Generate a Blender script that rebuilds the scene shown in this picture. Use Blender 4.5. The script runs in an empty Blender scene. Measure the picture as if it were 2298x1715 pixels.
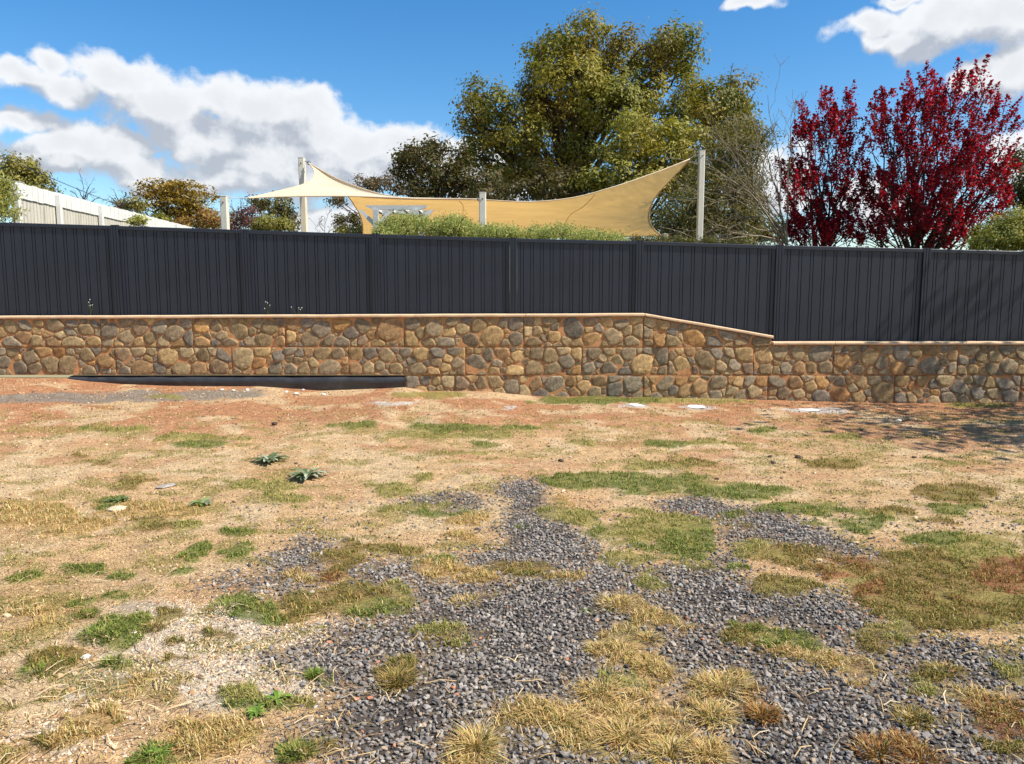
import bpy, math, random
import numpy as np
from mathutils import Vector

# ------------------------------------------------------------------ camera, sky, sun, exposure
W, H, FPX = 2298.0, 1715.0, 1736.0
PITCH = math.radians(6.7)
CAMZ = 1.6
SUN_AZ = math.radians(108.0)      # from +Y (view direction) towards +X
SUN_EL = math.radians(50.0)
EXPOSURE = 0.75

sc = bpy.context.scene
COL = sc.collection
cam_data = bpy.data.cameras.new("camera")
cam = bpy.data.objects.new("camera", cam_data)
COL.objects.link(cam)
cam.location = (0, 0, CAMZ)
cam.rotation_euler = (math.pi / 2 - PITCH, 0, 0)
cam_data.sensor_width = 36.0
cam_data.lens = 36.0 * FPX / W
cam_data.clip_end = 5000
sc.camera = cam
sc.view_settings.view_transform = 'Standard'
sc.view_settings.look = 'None'
sc.view_settings.gamma = 1.0
sc.view_settings.exposure = EXPOSURE
sc.view_settings.use_curve_mapping = False
sc.cycles.max_bounces = 4
sc.cycles.diffuse_bounces = 2
sc.cycles.glossy_bounces = 2
sc.cycles.transmission_bounces = 3
sc.cycles.use_adaptive_sampling = True
sc.cycles.adaptive_threshold = 0.02
sc.cycles.use_denoising = True

cp, sp = math.cos(PITCH), math.sin(PITCH)
DS = W / 2214.0                    # the photograph was measured on a 2214 px wide view


def ray(px, py):
    u = (px - W / 2) / FPX
    v = (H / 2 - py) / FPX
    return np.array((u, cp + v * sp, -sp + v * cp))


def atY(px, py, Y):
    d = ray(px, py)
    return np.array((0, 0, CAMZ)) + d * (Y / d[1])


def dY(px, py, Y):
    return atY(px * DS, py * DS, Y)


def atZ(px, py, z=0.0):
    d = ray(px, py)
    return np.array((0, 0, CAMZ)) + d * ((z - CAMZ) / d[2])


def project(x, y, z):
    dz = z - CAMZ
    depth = y * cp - dz * sp
    up = y * sp + dz * cp
    return W / 2 + FPX * x / depth, H / 2 - FPX * up / depth


def lin(r, g, b, k=1.0):
    def f(c):
        c /= 255.0
        return c / 12.92 if c <= 0.04045 else ((c + 0.055) / 1.055) ** 2.4
    return np.array((f(r) * k, f(g) * k, f(b) * k))


# ------------------------------------------------------------------ node helpers
def nnode(nt, typ, **kw):
    n = nt.nodes.new(typ)
    for k, v in kw.items():
        setattr(n, k, v)
    return n


def setin(nt, sock, val):
    if hasattr(val, 'is_output'):
        nt.links.new(val, sock)
    else:
        sock.default_value = val


def math_(nt, op, a, b=None, c=None, clamp=False):
    n = nnode(nt, 'ShaderNodeMath', operation=op)
    n.use_clamp = clamp
    setin(nt, n.inputs[0], a)
    if b is not None:
        setin(nt, n.inputs[1], b)
    if c is not None:
        setin(nt, n.inputs[2], c)
    return n.outputs[0]


def vmath(nt, op, a, b=None, c=None):
    n = nnode(nt, 'ShaderNodeVectorMath', operation=op)
    setin(nt, n.inputs[0], a)
    if b is not None:
        setin(nt, n.inputs[1], b)
    if c is not None:
        setin(nt, n.inputs[2], c)
    return n.outputs['Value'] if op in ('LENGTH', 'DOT_PRODUCT') else n.outputs['Vector']


def noise_(nt, vec, scale, detail=4.0, rough=0.55):
    n = nnode(nt, 'ShaderNodeTexNoise')
    n.inputs['Scale'].default_value = scale
    n.inputs['Detail'].default_value = detail
    n.inputs['Roughness'].default_value = rough
    if vec is not None:
        nt.links.new(vec, n.inputs['Vector'])
    return n.outputs['Fac']


def mixc(nt, fac, a, b, blend='MIX'):
    n = nnode(nt, 'ShaderNodeMix', data_type='RGBA', blend_type=blend)
    setin(nt, n.inputs[0], fac)
    setin(nt, n.inputs[6], a)
    setin(nt, n.inputs[7], b)
    return n.outputs[2]


def smooth(nt, x, a, b, o0=0.0, o1=1.0):
    n = nnode(nt, 'ShaderNodeMapRange', interpolation_type='SMOOTHSTEP')
    setin(nt, n.inputs['Value'], x)
    n.inputs['From Min'].default_value = a
    n.inputs['From Max'].default_value = b
    n.inputs['To Min'].default_value = o0
    n.inputs['To Max'].default_value = o1
    return n.outputs['Result']


def c4(c):
    return (float(c[0]), float(c[1]), float(c[2]), 1.0)


# ------------------------------------------------------------------ world: sky with cumulus
world = bpy.data.worlds.new("World")
sc.world = world
world.use_nodes = True
wt = world.node_tree
wt.nodes.clear()


def cloud_group():
    g = bpy.data.node_groups.new('cloud_density', 'ShaderNodeTree')
    g.interface.new_socket('P', in_out='INPUT', socket_type='NodeSocketVector')
    g.interface.new_socket('D', in_out='OUTPUT', socket_type='NodeSocketFloat')
    gi = g.nodes.new('NodeGroupInput')
    go = g.nodes.new('NodeGroupOutput')
    P = gi.outputs['P']
    # cloud masses as azimuth / elevation ellipses (measured as cx, cy, rx, ry)
    blobs = [(112, 135, 48, 34), (50, 168, 95, 26), (150, 195, 90, 40), (255, 165, 105, 52), (330, 215, 130, 62), (480, 200, 85, 55), (560, 225, 95, 58),
             (650, 240, 70, 40), (690, 275, 90, 55), (790, 300, 90, 50), (860, 315, 90, 52), (930, 305, 50, 38), (970, 335, 70, 45), (880, 345, 110, 50), (700, 380, 160, 45),
             (480, 290, 190, 55), (640, 335, 210, 55), (800, 365, 150, 50), (560, 365, 140, 45), (500, 395, 90, 30),
             (200, 335, 120, 50), (110, 330, 70, 36), (275, 320, 62, 45), (330, 375, 120, 40), (425, 388, 85, 22), (130, 385, 90, 35),
             (40, 258, 72, 30), (-60, 250, 80, 40), (-90, 330, 120, 60),
             (690, 470, 60, 45), (770, 500, 90, 40), (1080, 395, 120, 38), (1000, 400, 90, 40), (1690, 345, 75, 60), (1660, 430, 90, 40), (1880, 430, 80, 50), (2185, 350, 70, 46), (2260, 370, 90, 50),
             (2110, 60, 180, 62), (2200, 30, 160, 60), (1990, 60, 90, 50), (2190, 150, 80, 55), (2130, 165, 60, 22), (1870, 75, 62, 40), (1950, 90, 70, 26), (1645, 2, 48, 18), (2290, 130, 120, 70), (1940, 10, 55, 18)]
    warp = nnode(g, 'ShaderNodeTexNoise', noise_dimensions='3D')
    warp.inputs['Scale'].default_value = 13.0
    warp.inputs['Detail'].default_value = 3.0
    g.links.new(P, warp.inputs['Vector'])
    wv = vmath(g, 'MULTIPLY_ADD', warp.outputs['Color'], (0.10, 0.08, 0.0), (-0.05, -0.04, 0.0))
    Q = vmath(g, 'ADD', P, wv)
    cur = None
    for (cx, cy, rx, ry) in blobs:
        def ae(x, y):
            d = ray(x * DS, y * DS)
            d = d / np.linalg.norm(d)
            return math.atan2(d[0], d[1]), math.asin(d[2])
        a0, e0 = ae(cx, cy)
        ra = abs(ae(cx + rx, cy)[0] - ae(cx - rx, cy)[0]) / 2
        re = abs(ae(cx, cy + ry)[1] - ae(cx, cy - ry)[1]) / 2
        q = vmath(g, 'MULTIPLY_ADD', Q, (1 / ra, 1 / re, 0), (-a0 / ra, -e0 / re, 0))
        L = vmath(g, 'LENGTH', q)
        cur = L if cur is None else math_(g, 'SMOOTH_MIN', cur, L, 0.25)
    B = math_(g, 'SUBTRACT', 1.36, cur)
    B = math_(g, 'MAXIMUM', B, -1.2)
    # the same kind of broken cumulus all round the rest of the sky
    sep = nnode(g, 'ShaderNodeSeparateXYZ')
    g.links.new(P, sep.inputs[0])
    out = smooth(g, math_(g, 'ABSOLUTE', sep.outputs[0]), 0.68, 0.95)
    gen = noise_(g, vmath(g, 'MULTIPLY', P, (1.0, 2.0, 1.0)), 3.0, 2.0, 0.5)
    gen = math_(g, 'MULTIPLY_ADD', gen, 5.0, -2.75)
    gen = math_(g, 'MINIMUM', gen, 0.9)
    B = math_(g, 'ADD', math_(g, 'MULTIPLY', B, math_(g, 'SUBTRACT', 1.0, out)), math_(g, 'MULTIPLY', gen, out))
    f1 = noise_(g, P, 21.0, 10.0, 0.62)
    d = math_(g, 'ADD', B, math_(g, 'MULTIPLY_ADD', f1, 2.0, -1.0))
    
    g.links.new(d, go.inputs['D'])
    return g


CG = cloud_group()
geo = nnode(wt, 'ShaderNodeTexCoord')
sepd = nnode(wt, 'ShaderNodeSeparateXYZ')
wt.links.new(geo.outputs['Generated'], sepd.inputs[0])
az = math_(wt, 'ARCTAN2', sepd.outputs[0], sepd.outputs[1])
el = math_(wt, 'ARCSINE', sepd.outputs[2])
comb = nnode(wt, 'ShaderNodeCombineXYZ')
wt.links.new(az, comb.inputs[0])
wt.links.new(el, comb.inputs[1])
P0 = comb.outputs[0]


def dens(vec):
    n = nnode(wt, 'ShaderNodeGroup')
    n.node_tree = CG
    wt.links.new(vec, n.inputs[0])
    return n.outputs[0]


D0 = dens(P0)
D1 = dens(vmath(wt, 'ADD', P0, (0.018, 0.03, 0.0)))
sky = nnode(wt, 'ShaderNodeTexSky', sky_type='NISHITA')
sky.sun_disc = False
sky.sun_elevation = SUN_EL
sky.sun_rotation = SUN_AZ
sky.air_density = 1.0
sky.dust_density = 0.2
sky.ozone_density = 2.5
hs = nnode(wt, 'ShaderNodeHueSaturation')
hs.inputs['Saturation'].default_value = 1.36
hs.inputs['Value'].default_value = 1.0
wt.links.new(sky.outputs[0], hs.inputs['Color'])
bg1 = nnode(wt, 'ShaderNodeBackground')
wt.links.new(hs.outputs[0], bg1.inputs[0])
bg1.inputs[1].default_value = 0.10
alpha = smooth(wt, D0, 0.0, 0.6)
lit = smooth(wt, math_(wt, 'SUBTRACT', D0, D1), -0.60, 0.40)
thick = smooth(wt, D0, 0.3, 1.4)
lit = math_(wt, 'SUBTRACT', lit, math_(wt, 'MULTIPLY', thick, 0.28), clamp=True)
ccol = mixc(wt, lit, c4((0.30, 0.325, 0.37)), c4((0.58, 0.59, 0.60)))
bg2 = nnode(wt, 'ShaderNodeBackground')
wt.links.new(ccol, bg2.inputs[0])
bg2.inputs[1].default_value = 1.0
mixs = nnode(wt, 'ShaderNodeMixShader')
wt.links.new(math_(wt, 'MULTIPLY', alpha, 0.97), mixs.inputs[0])
wt.links.new(bg1.outputs[0], mixs.inputs[1])
wt.links.new(bg2.outputs[0], mixs.inputs[2])
world.cycles.sampling_method = 'MANUAL'
world.cycles.sample_map_resolution = 512
wout = nnode(wt, 'ShaderNodeOutputWorld')
wt.links.new(mixs.outputs[0], wout.inputs[0])

sun_data = bpy.data.lights.new("sun", 'SUN')
sun_data.energy = 4.8
sun_data.angle = math.radians(0.53)
sun_data.color = (1.0, 0.94, 0.84)
sun = bpy.data.objects.new("sun", sun_data)
COL.objects.link(sun)
sdir = Vector((math.sin(SUN_AZ) * math.cos(SUN_EL), math.cos(SUN_AZ) * math.cos(SUN_EL), math.sin(SUN_EL)))
sun.rotation_euler = sdir.to_track_quat('Z', 'Y').to_euler()
sun.location = (20, -6, 25)

# ------------------------------------------------------------------ object helpers
RNG = np.random.default_rng(7)


def tag(o, label=None, cat=None, group=None, kind=None):
    if label:
        o['label'] = label
    if cat:
        o['category'] = cat
    if group:
        o['group'] = group
    if kind:
        o['kind'] = kind
    return o


def thing(name, label, cat, loc, group=None):
    o = bpy.data.objects.new(name, None)
    o.empty_display_size = 0.1
    COL.objects.link(o)
    o.location = [float(c) for c in loc]
    return tag(o, label, cat, group)


def base_of(parent):
    b = np.zeros(3)
    while parent is not None:
        b = b + np.array(parent.location)
        parent = parent.parent
    return b


def make_mesh(name, V, Fc, mat=None, smooth_=False, col=None):
    """V (n,3); Fc: (m,k) array or list of such arrays."""
    V = np.asarray(V, dtype=np.float32)
    me = bpy.data.meshes.new(name)
    groups = Fc if isinstance(Fc, list) else [Fc]
    groups = [np.asarray(g, dtype=np.int32) for g in groups if len(g)]
    me.vertices.add(len(V))
    me.vertices.foreach_set('co', V.ravel())
    loops = np.concatenate([g.ravel() for g in groups])
    starts, s = [], 0
    for g in groups:
        starts.append(s + np.arange(len(g)) * g.shape[1])
        s += g.size
    starts = np.concatenate(starts)
    me.loops.add(len(loops))
    me.loops.foreach_set('vertex_index', loops)
    me.polygons.add(len(starts))
    me.polygons.foreach_set('loop_start', starts.astype(np.int32))
    me.update(calc_edges=True)
    me.polygons.foreach_set('use_smooth', np.full(len(starts), bool(smooth_)))
    if col is not None:
        ca = me.color_attributes.new('col', 'FLOAT_COLOR', 'POINT')
        c = np.ones((len(V), 4), dtype=np.float32)
        c[:, :3] = col
        ca.data.foreach_set('color', c.ravel())
    if mat is not None:
        me.materials.append(mat)
    me.validate()
    return me


def obj(name, V, Fc, mat, parent=None, smooth_=False, col=None, origin=None):
    """Mesh object from WORLD coordinates; origin: where its own origin sits (world)."""
    V = np.asarray(V, dtype=np.float64)
    pb = base_of(parent)
    org = pb if origin is None else np.asarray(origin, dtype=np.float64)
    o = bpy.data.objects.new(name, make_mesh(name, V - org, Fc, mat, smooth_, col))
    COL.objects.link(o)
    o.location = [float(c) for c in (org - pb)]
    o.parent = parent
    return o


class MB:
    """collects quads / tris of one piece"""

    def __init__(self):
        self.v, self.q, self.t = [], [], []
        self.n = 0

    def add(self, V, Q=None, T=None):
        V = np.asarray(V, dtype=np.float64)
        if Q is not None and len(Q):
            self.q.append(np.asarray(Q) + self.n)
        if T is not None and len(T):
            self.t.append(np.asarray(T) + self.n)
        self.v.append(V)
        self.n += len(V)
        return self

    def box(self, lo, hi):
        x0, y0, z0 = lo
        x1, y1, z1 = hi
        V = [(x0, y0, z0), (x1, y0, z0), (x1, y1, z0), (x0, y1, z0), (x0, y0, z1), (x1, y0, z1), (x1, y1, z1), (x0, y1, z1)]
        return self.add(V, BOXQ)

    def tube(self, pts, rad, k=6, cap=True):
        pts = np.asarray(pts, dtype=np.float64)
        rad = np.broadcast_to(np.asarray(rad, dtype=np.float64), (len(pts),))
        T = np.gradient(pts, axis=0)
        T /= np.linalg.norm(T, axis=1)[:, None] + 1e-9
        ref = np.array((0.31, 0.77, 0.55)) if abs(T[0] @ np.array((0.31, 0.77, 0.55))) < 0.9 else np.array((1.0, 0, 0))
        N = np.cross(T, ref)
        N /= np.linalg.norm(N, axis=1)[:, None] + 1e-9
        Bn = np.cross(T, N)
        a = np.arange(k) * 2 * math.pi / k
        V = pts[:, None, :] + rad[:, None, None] * (np.cos(a)[None, :, None] * N[:, None, :] + np.sin(a)[None, :, None] * Bn[:, None, :])
        n = len(pts)
        i = np.arange(n - 1)[:, None] * k
        j = np.arange(k)[None, :]
        j2 = (j + 1) % k
        Q = np.stack([i + j, i + j2, i + k + j2, i + k + j], -1).reshape(-1, 4)
        VV = V.reshape(-1, 3)
        self.add(VV, Q)
        if cap:
            m = self.n - len(VV)
            for (c, off) in ((pts[0], 0), (pts[-1], (n - 1) * k)):
                self.v.append(np.array([c]))
                self.t.append(np.array([(m + off + q, m + off + (q + 1) % k, self.n) for q in range(k)]))
                self.n += 1
        return self

    def build(self, name, mat, parent=None, smooth_=False, col=None, origin=None):
        Fc = []
        if self.q:
            Fc.append(np.concatenate(self.q))
        if self.t:
            Fc.append(np.concatenate(self.t))
        return obj(name, np.concatenate(self.v), Fc, mat, parent, smooth_, col, origin)


BOXQ = [(0, 3, 2, 1), (4, 5, 6, 7), (0, 1, 5, 4), (1, 2, 6, 5), (2, 3, 7, 6), (3, 0, 4, 7)]


def grid_quads(nr, nc):
    i = np.arange(nr - 1)[:, None] * nc
    j = np.arange(nc - 1)[None, :]
    return np.stack([i + j, i + j + 1, i + nc + j + 1, i + nc + j], -1).reshape(-1, 4)


def spline(pts, n):
    """Catmull-Rom through pts (any dimension), n samples evenly in chord length."""
    P = np.asarray(pts, dtype=np.float64)
    d = np.concatenate([[0], np.cumsum(np.linalg.norm(np.diff(P, axis=0), axis=1))])
    t = np.linspace(0, d[-1], n)
    out = np.zeros((n, P.shape[1]))
    m = np.gradient(P, d, axis=0)
    for k in range(n):
        i = min(max(np.searchsorted(d, t[k]) - 1, 0), len(P) - 2)
        h = d[i + 1] - d[i]
        s = (t[k] - d[i]) / h
        out[k] = (2 * s**3 - 3 * s**2 + 1) * P[i] + (s**3 - 2 * s**2 + s) * h * m[i] + (-2 * s**3 + 3 * s**2) * P[i + 1] + (s**3 - s**2) * h * m[i + 1]
    return out


_TAB = np.random.default_rng(3).random((256, 256))


def vn(x, y, s=0):
    """value noise 0..1, vectorised"""
    x = np.asarray(x) + s * 17.31
    y = np.asarray(y) + s * 9.77
    xi, yi = np.floor(x).astype(int), np.floor(y).astype(int)
    fx, fy = x - xi, y - yi
    fx, fy = fx * fx * (3 - 2 * fx), fy * fy * (3 - 2 * fy)
    a, b = _TAB[xi & 255, yi & 255], _TAB[(xi + 1) & 255, yi & 255]
    c, d = _TAB[xi & 255, (yi + 1) & 255], _TAB[(xi + 1) & 255, (yi + 1) & 255]
    return (a * (1 - fx) + b * fx) * (1 - fy) + (c * (1 - fx) + d * fx) * fy


def fbm(x, y, s=0, o=4):
    r, a, t = 0, 0.5, 0
    for k in range(o):
        r = r + a * vn(np.asarray(x) * 2**k, np.asarray(y) * 2**k, s + k)
        t += a
        a *= 0.5
    return r / t


def sstep(a, b, x):
    t = np.clip((x - a) / (b - a), 0, 1)
    return t * t * (3 - 2 * t)


# ------------------------------------------------------------------ materials
def mat_new(name):
    m = bpy.data.materials.new(name)
    m.use_nodes = True
    nt = m.node_tree
    nt.nodes.clear()
    out = nnode(nt, 'ShaderNodeOutputMaterial')
    return m, nt, out


def mat_pr(name, color, rough=0.6, var=0.15, scale=8.0, bump=0.0, bscale=60.0, metallic=0.0, spec=0.5, attr=False, spots=None, stretch=None):
    m, nt, out = mat_new(name)
    p = nnode(nt, 'ShaderNodeBsdfPrincipled')
    tc = nnode(nt, 'ShaderNodeTexCoord')
    vec = tc.outputs['Object']
    if stretch:
        vec = vmath(nt, 'MULTIPLY', vec, stretch)
    if attr:
        a = nnode(nt, 'ShaderNodeAttribute', attribute_name='col')
        base = a.outputs['Color']
    else:
        rgb = nnode(nt, 'ShaderNodeRGB')
        rgb.outputs[0].default_value = c4(color)
        base = rgb.outputs[0]
    n1 = noise_(nt, vec, scale, 6.0, 0.6)
    fac = smooth(nt, n1, 0.25, 0.75, 1 - var, 1 + var)
    mul = vmath(nt, 'SCALE', base)
    mul.node.inputs['Scale'].default_value = 1
    nt.links.new(fac, mul.node.inputs['Scale'])
    res = mul
    if spots:
        scol, sscale, th = spots
        n2 = noise_(nt, vec, sscale, 5.0, 0.65)
        res = mixc(nt, smooth(nt, n2, th, th + 0.12), res, c4(scol))
    nt.links.new(res, p.inputs['Base Color'])
    p.inputs['Roughness'].default_value = rough
    p.inputs['Metallic'].default_value = metallic
    p.inputs['Specular IOR Level'].default_value = spec
    if bump:
        b = nnode(nt, 'ShaderNodeBump')
        b.inputs['Strength'].default_value = 1.0
        b.inputs['Distance'].default_value = bump
        nt.links.new(noise_(nt, vec, bscale, 6.0, 0.6), b.inputs['Height'])
        nt.links.new(b.outputs[0], p.inputs['Normal'])
    nt.links.new(p.outputs[0], out.inputs[0])
    return m


def mat_leaf(name, trans=0.3, rough=0.55, spec=0.25, tint=(1.15, 1.15, 0.6)):
    m, nt, out = mat_new(name)
    a = nnode(nt, 'ShaderNodeAttribute', attribute_name='col')
    p = nnode(nt, 'ShaderNodeBsdfPrincipled')
    nt.links.new(a.outputs['Color'], p.inputs['Base Color'])
    p.inputs['Roughness'].default_value = rough
    p.inputs['Specular IOR Level'].default_value = spec
    t = nnode(nt, 'ShaderNodeBsdfTranslucent')
    nt.links.new(vmath(nt, 'MULTIPLY', a.outputs['Color'], tint), t.inputs[0])
    mx = nnode(nt, 'ShaderNodeMixShader')
    mx.inputs[0].default_value = trans
    nt.links.new(p.outputs[0], mx.inputs[1])
    nt.links.new(t.outputs[0], mx.inputs[2])
    nt.links.new(mx.outputs[0], out.inputs[0])
    return m


M_LEAF = mat_leaf('leaf')
M_RED = mat_leaf('red_leaf', 0.35, tint=(1.3, 0.5, 0.5))
M_GRASS = mat_leaf('grass_blade', 0.2, 0.6, 0.15)
M_BARK = mat_pr('bark', lin(92, 78, 62, .9), 0.9, 0.35, 12, 0.02, 25)
M_PALEBARK = mat_pr('pale_bark', lin(166, 150, 120, .62), 0.85, 0.25, 12, 0.008, 40)
M_DARKBARK = mat_pr('dark_bark', lin(62, 48, 42), 0.9, 0.3, 12, 0.01, 30)
M_STEEL = mat_pr('charcoal_steel', (0.0110, 0.0145, 0.0245), 0.40, 0.22, 1.2, 0.0016, 3.0, spec=0.5, spots=((0.045, 0.042, 0.040), 2.6, 0.66))
M_MORTAR = mat_pr('orange_mortar', lin(196, 140, 92, .85), 0.95, 0.28, 5, 0.006, 45, spots=(lin(165, 100, 60, .7), 3.0, 0.55))
M_STONE = mat_pr("wall_stone", (0.3, 0.25, 0.18), 0.85, 0.42, 16, 0.012, 30, attr=True, spec=0.3, spots=(lin(176, 146, 108, .7), 7.0, 0.60))
M_CAP = mat_pr('cap_stone', lin(222, 190, 152, .85), 0.85, 0.15, 6, 0.003, 40)
M_PLASTIC = mat_pr('black_plastic', (0.035, 0.036, 0.040), 0.38, 0.3, 5, 0.012, 9, spots=((0.10, 0.085, 0.07), 6.0, 0.62))
M_CREAMPOST = mat_pr('cream_post', lin(226, 220, 202, .8), 0.5, 0.05, 3)
M_WHITE = mat_pr('white_paint', lin(238, 236, 228, .74), 0.6, 0.06, 2.5, 0.001, 30, spots=(lin(200, 190, 165, .8), 2.2, 0.60))
M_OLDWHITE = mat_pr('weathered_white', lin(222, 214, 196, .66), 0.7, 0.12, 3, 0.001, 30, spots=(lin(170, 165, 148, .7), 1.6, 0.58), stretch=(4, 4, 0.6))
M_PERGOLA = mat_pr('pergola_paint', lin(205, 207, 205, .8), 0.55, 0.06, 4)
M_WIRE = mat_pr('wire', (0.12, 0.12, 0.12), 0.4, 0.1, 4, metallic=0.6)
M_CABLEW = mat_pr('pale_cable', (0.5, 0.5, 0.48), 0.5, 0.1, 4)
M_ROCK = mat_pr('rock', (0.2, 0.18, 0.16), 0.9, 0.3, 25, 0.006, 50, attr=True, spec=0.3)


def mat_sail(name, base, under):
    m, nt, out = mat_new(name)
    tc = nnode(nt, 'ShaderNodeTexCoord')
    w = noise_(nt, vmath(nt, 'MULTIPLY', tc.outputs['Object'], (0.6, 1.0, 14.0)), 1.5, 5.0, 0.6)
    f = smooth(nt, w, 0.3, 0.7, 0.92, 1.06)
    d = nnode(nt, 'ShaderNodeBsdfDiffuse')
    t = nnode(nt, 'ShaderNodeBsdfTranslucent')
    r1 = nnode(nt, 'ShaderNodeRGB')
    r1.outputs[0].default_value = c4(base)
    r2 = nnode(nt, 'ShaderNodeRGB')
    r2.outputs[0].default_value = c4(under)
    s1 = vmath(nt, 'SCALE', r1.outputs[0])
    nt.links.new(f, s1.node.inputs['Scale'])
    s2 = vmath(nt, 'SCALE', r2.outputs[0])
    nt.links.new(f, s2.node.inputs['Scale'])
    nt.links.new(s1, d.inputs[0])
    nt.links.new(s2, t.inputs[0])
    b = nnode(nt, 'ShaderNodeBump')
    b.inputs['Distance'].default_value = 0.02
    nt.links.new(noise_(nt, vmath(nt, 'MULTIPLY', tc.outputs['Object'], (0.8, 1.0, 6.0)), 1.4, 3.0, 0.5), b.inputs['Height'])
    nt.links.new(b.outputs[0], d.inputs['Normal'])
    nt.links.new(b.outputs[0], t.inputs['Normal'])
    mx = nnode(nt, 'ShaderNodeMixShader')
    mx.inputs[0].default_value = 0.5
    nt.links.new(d.outputs[0], mx.inputs[1])
    nt.links.new(t.outputs[0], mx.inputs[2])
    nt.links.new(mx.outputs[0], out.inputs[0])
    return m


M_SAIL = mat_sail('shade_cloth', lin(255, 243, 214, .95), lin(225, 180, 110, .95))


def mat_ground():
    m, nt, out = mat_new('bare_soil')
    a = nnode(nt, 'ShaderNodeAttribute', attribute_name='col')
    tc = nnode(nt, 'ShaderNodeTexCoord')
    O = tc.outputs['Object']
    n1 = noise_(nt, O, 7.0, 8.0, 0.65)
    n2 = noise_(nt, vmath(nt, 'MULTIPLY', O, (1.0, 1.6, 1.0)), 34.0, 6.0, 0.7)
    f = math_(nt, 'MULTIPLY', smooth(nt, n1, 0.25, 0.75, 0.78, 1.18), smooth(nt, n2, 0.25, 0.72, 0.72, 1.2))
    s = vmath(nt, 'SCALE', a.outputs['Color'])
    nt.links.new(f, s.node.inputs['Scale'])
    p = nnode(nt, 'ShaderNodeBsdfPrincipled')
    # darker clods and crumbs
    n3 = noise_(nt, O, 75.0, 3.0, 0.6)
    c = mixc(nt, smooth(nt, n3, 0.63, 0.72, 0, 0.55), s, c4(lin(120, 82, 55)))
    n4 = noise_(nt, vmath(nt, 'ADD', O, (5.0, 3.0, 0)), 60.0, 3.0, 0.6)
    c = mixc(nt, smooth(nt, n4, 0.64, 0.73, 0, 0.6), c, c4(lin(232, 210, 175, .9)))
    nt.links.new(c, p.inputs['Base Color'])
    p.inputs['Roughness'].default_value = 0.95
    p.inputs['Specular IOR Level'].default_value = 0.2
    b1 = nnode(nt, 'ShaderNodeBump')
    b1.inputs['Distance'].default_value = 0.03
    nt.links.new(n2, b1.inputs['Height'])
    vor = nnode(nt, 'ShaderNodeTexVoronoi', feature='DISTANCE_TO_EDGE')
    vor.inputs['Scale'].default_value = 38.0
    nt.links.new(vmath(nt, 'ADD', O, vmath(nt, 'SCALE', nnode_col(nt, O, 20.0))), vor.inputs['Vector'])
    b2 = nnode(nt, 'ShaderNodeBump')
    b2.inputs['Distance'].default_value = 0.008
    nt.links.new(smooth(nt, vor.outputs['Distance'], 0.0, 0.10), b2.inputs['Height'])
    nt.links.new(b1.outputs[0], b2.inputs['Normal'])
    nt.links.new(b2.outputs[0], p.inputs['Normal'])
    nt.links.new(p.outputs[0], out.inputs[0])
    return m


def nnode_col(nt, vec, scale):
    n = nnode(nt, 'ShaderNodeTexNoise')
    n.inputs['Scale'].default_value = scale
    nt.links.new(vec, n.inputs['Vector'])
    v = vmath(nt, 'SCALE', n.outputs['Color'])
    v.node.inputs['Scale'].default_value = 0.05
    return v


M_GROUND = mat_ground()

# ------------------------------------------------------------------ ground
WALLY = 11.0
# where the soil meets the wall (photo pixels) -> height along the wall
_cont = [(-400, 846), (0, 849), (144, 850), (200, 857), (266, 862), (373, 867), (580, 868), (720, 878), (853, 873), (906, 870), (960, 879), (1093, 880), (1200, 890), (1440, 893), (1700, 898), (1987, 906), (2298, 904), (2700, 906)]
_cp = np.array([atY(x, y, WALLY - 0.06) for x, y in _cont])
_CX, _CZ = _cp[:, 0], _cp[:, 2]


def gh(x, y):
    """ground height of the open lot"""
    x, y = np.asarray(x, float), np.asarray(y, float)
    zw = np.interp(x, _CX, _CZ)
    z = zw * sstep(5.5, 10.9, y) ** 1.3
    z = z + 0.05 * (fbm(x * .45, y * .45, 1, 3) - .5) * sstep(11.0, 9.5, y)
    z = z + (0.028 * (fbm(x * 2.2, y * 2.2, 5, 4) - .5) + 0.016 * (fbm(x * 9, y * 9, 11, 3) - .5)) * (0.35 + 0.65 * sstep(11, 10.3, y))
    z = z - 0.05 * np.exp(-((x - 0.3) ** 2 / 0.25 + (y - 10.55) ** 2 / 0.05))
    return z


GRAVEL = np.array([(1095, 1042), (1140, 1036), (1172, 1080), (1190, 1120), (1300, 1185), (1350, 1215), (1430, 1225), (1560, 1190), (1600, 1160), (1570, 1130), (1455, 1097), (1470, 1078), (1600, 1095), (1680, 1095), (1760, 1140), (1880, 1185), (1900, 1200), (1800, 1206), (1700, 1190), (1640, 1180), (1590, 1220), (1600, 1255), (1690, 1240), (1760, 1258), (1800, 1270), (1880, 1325), (1990, 1355), (2090, 1395), (2214, 1425), (2500, 1480), (2700, 1800), (700, 1800), (640, 1652), (600, 1615), (560, 1590), (690, 1545), (735, 1490), (650, 1470), (620, 1430), (640, 1390), (700, 1362), (880, 1340), (900, 1320), (890, 1290), (800, 1268), (700, 1278), (560, 1282), (440, 1278), (430, 1255), (560, 1250), (600, 1182), (690, 1180), (720, 1220), (860, 1235), (1000, 1212), (1080, 1180), (1102, 1130)], float)
GRAVEL_E = [(960, 1085, 75, 13), (650, 1195, 60, 20), (1660, 1150, 30, 10), (2010, 1195, 30, 8), (1960, 1245, 25, 10), (800, 1265, 60, 12)]
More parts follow.
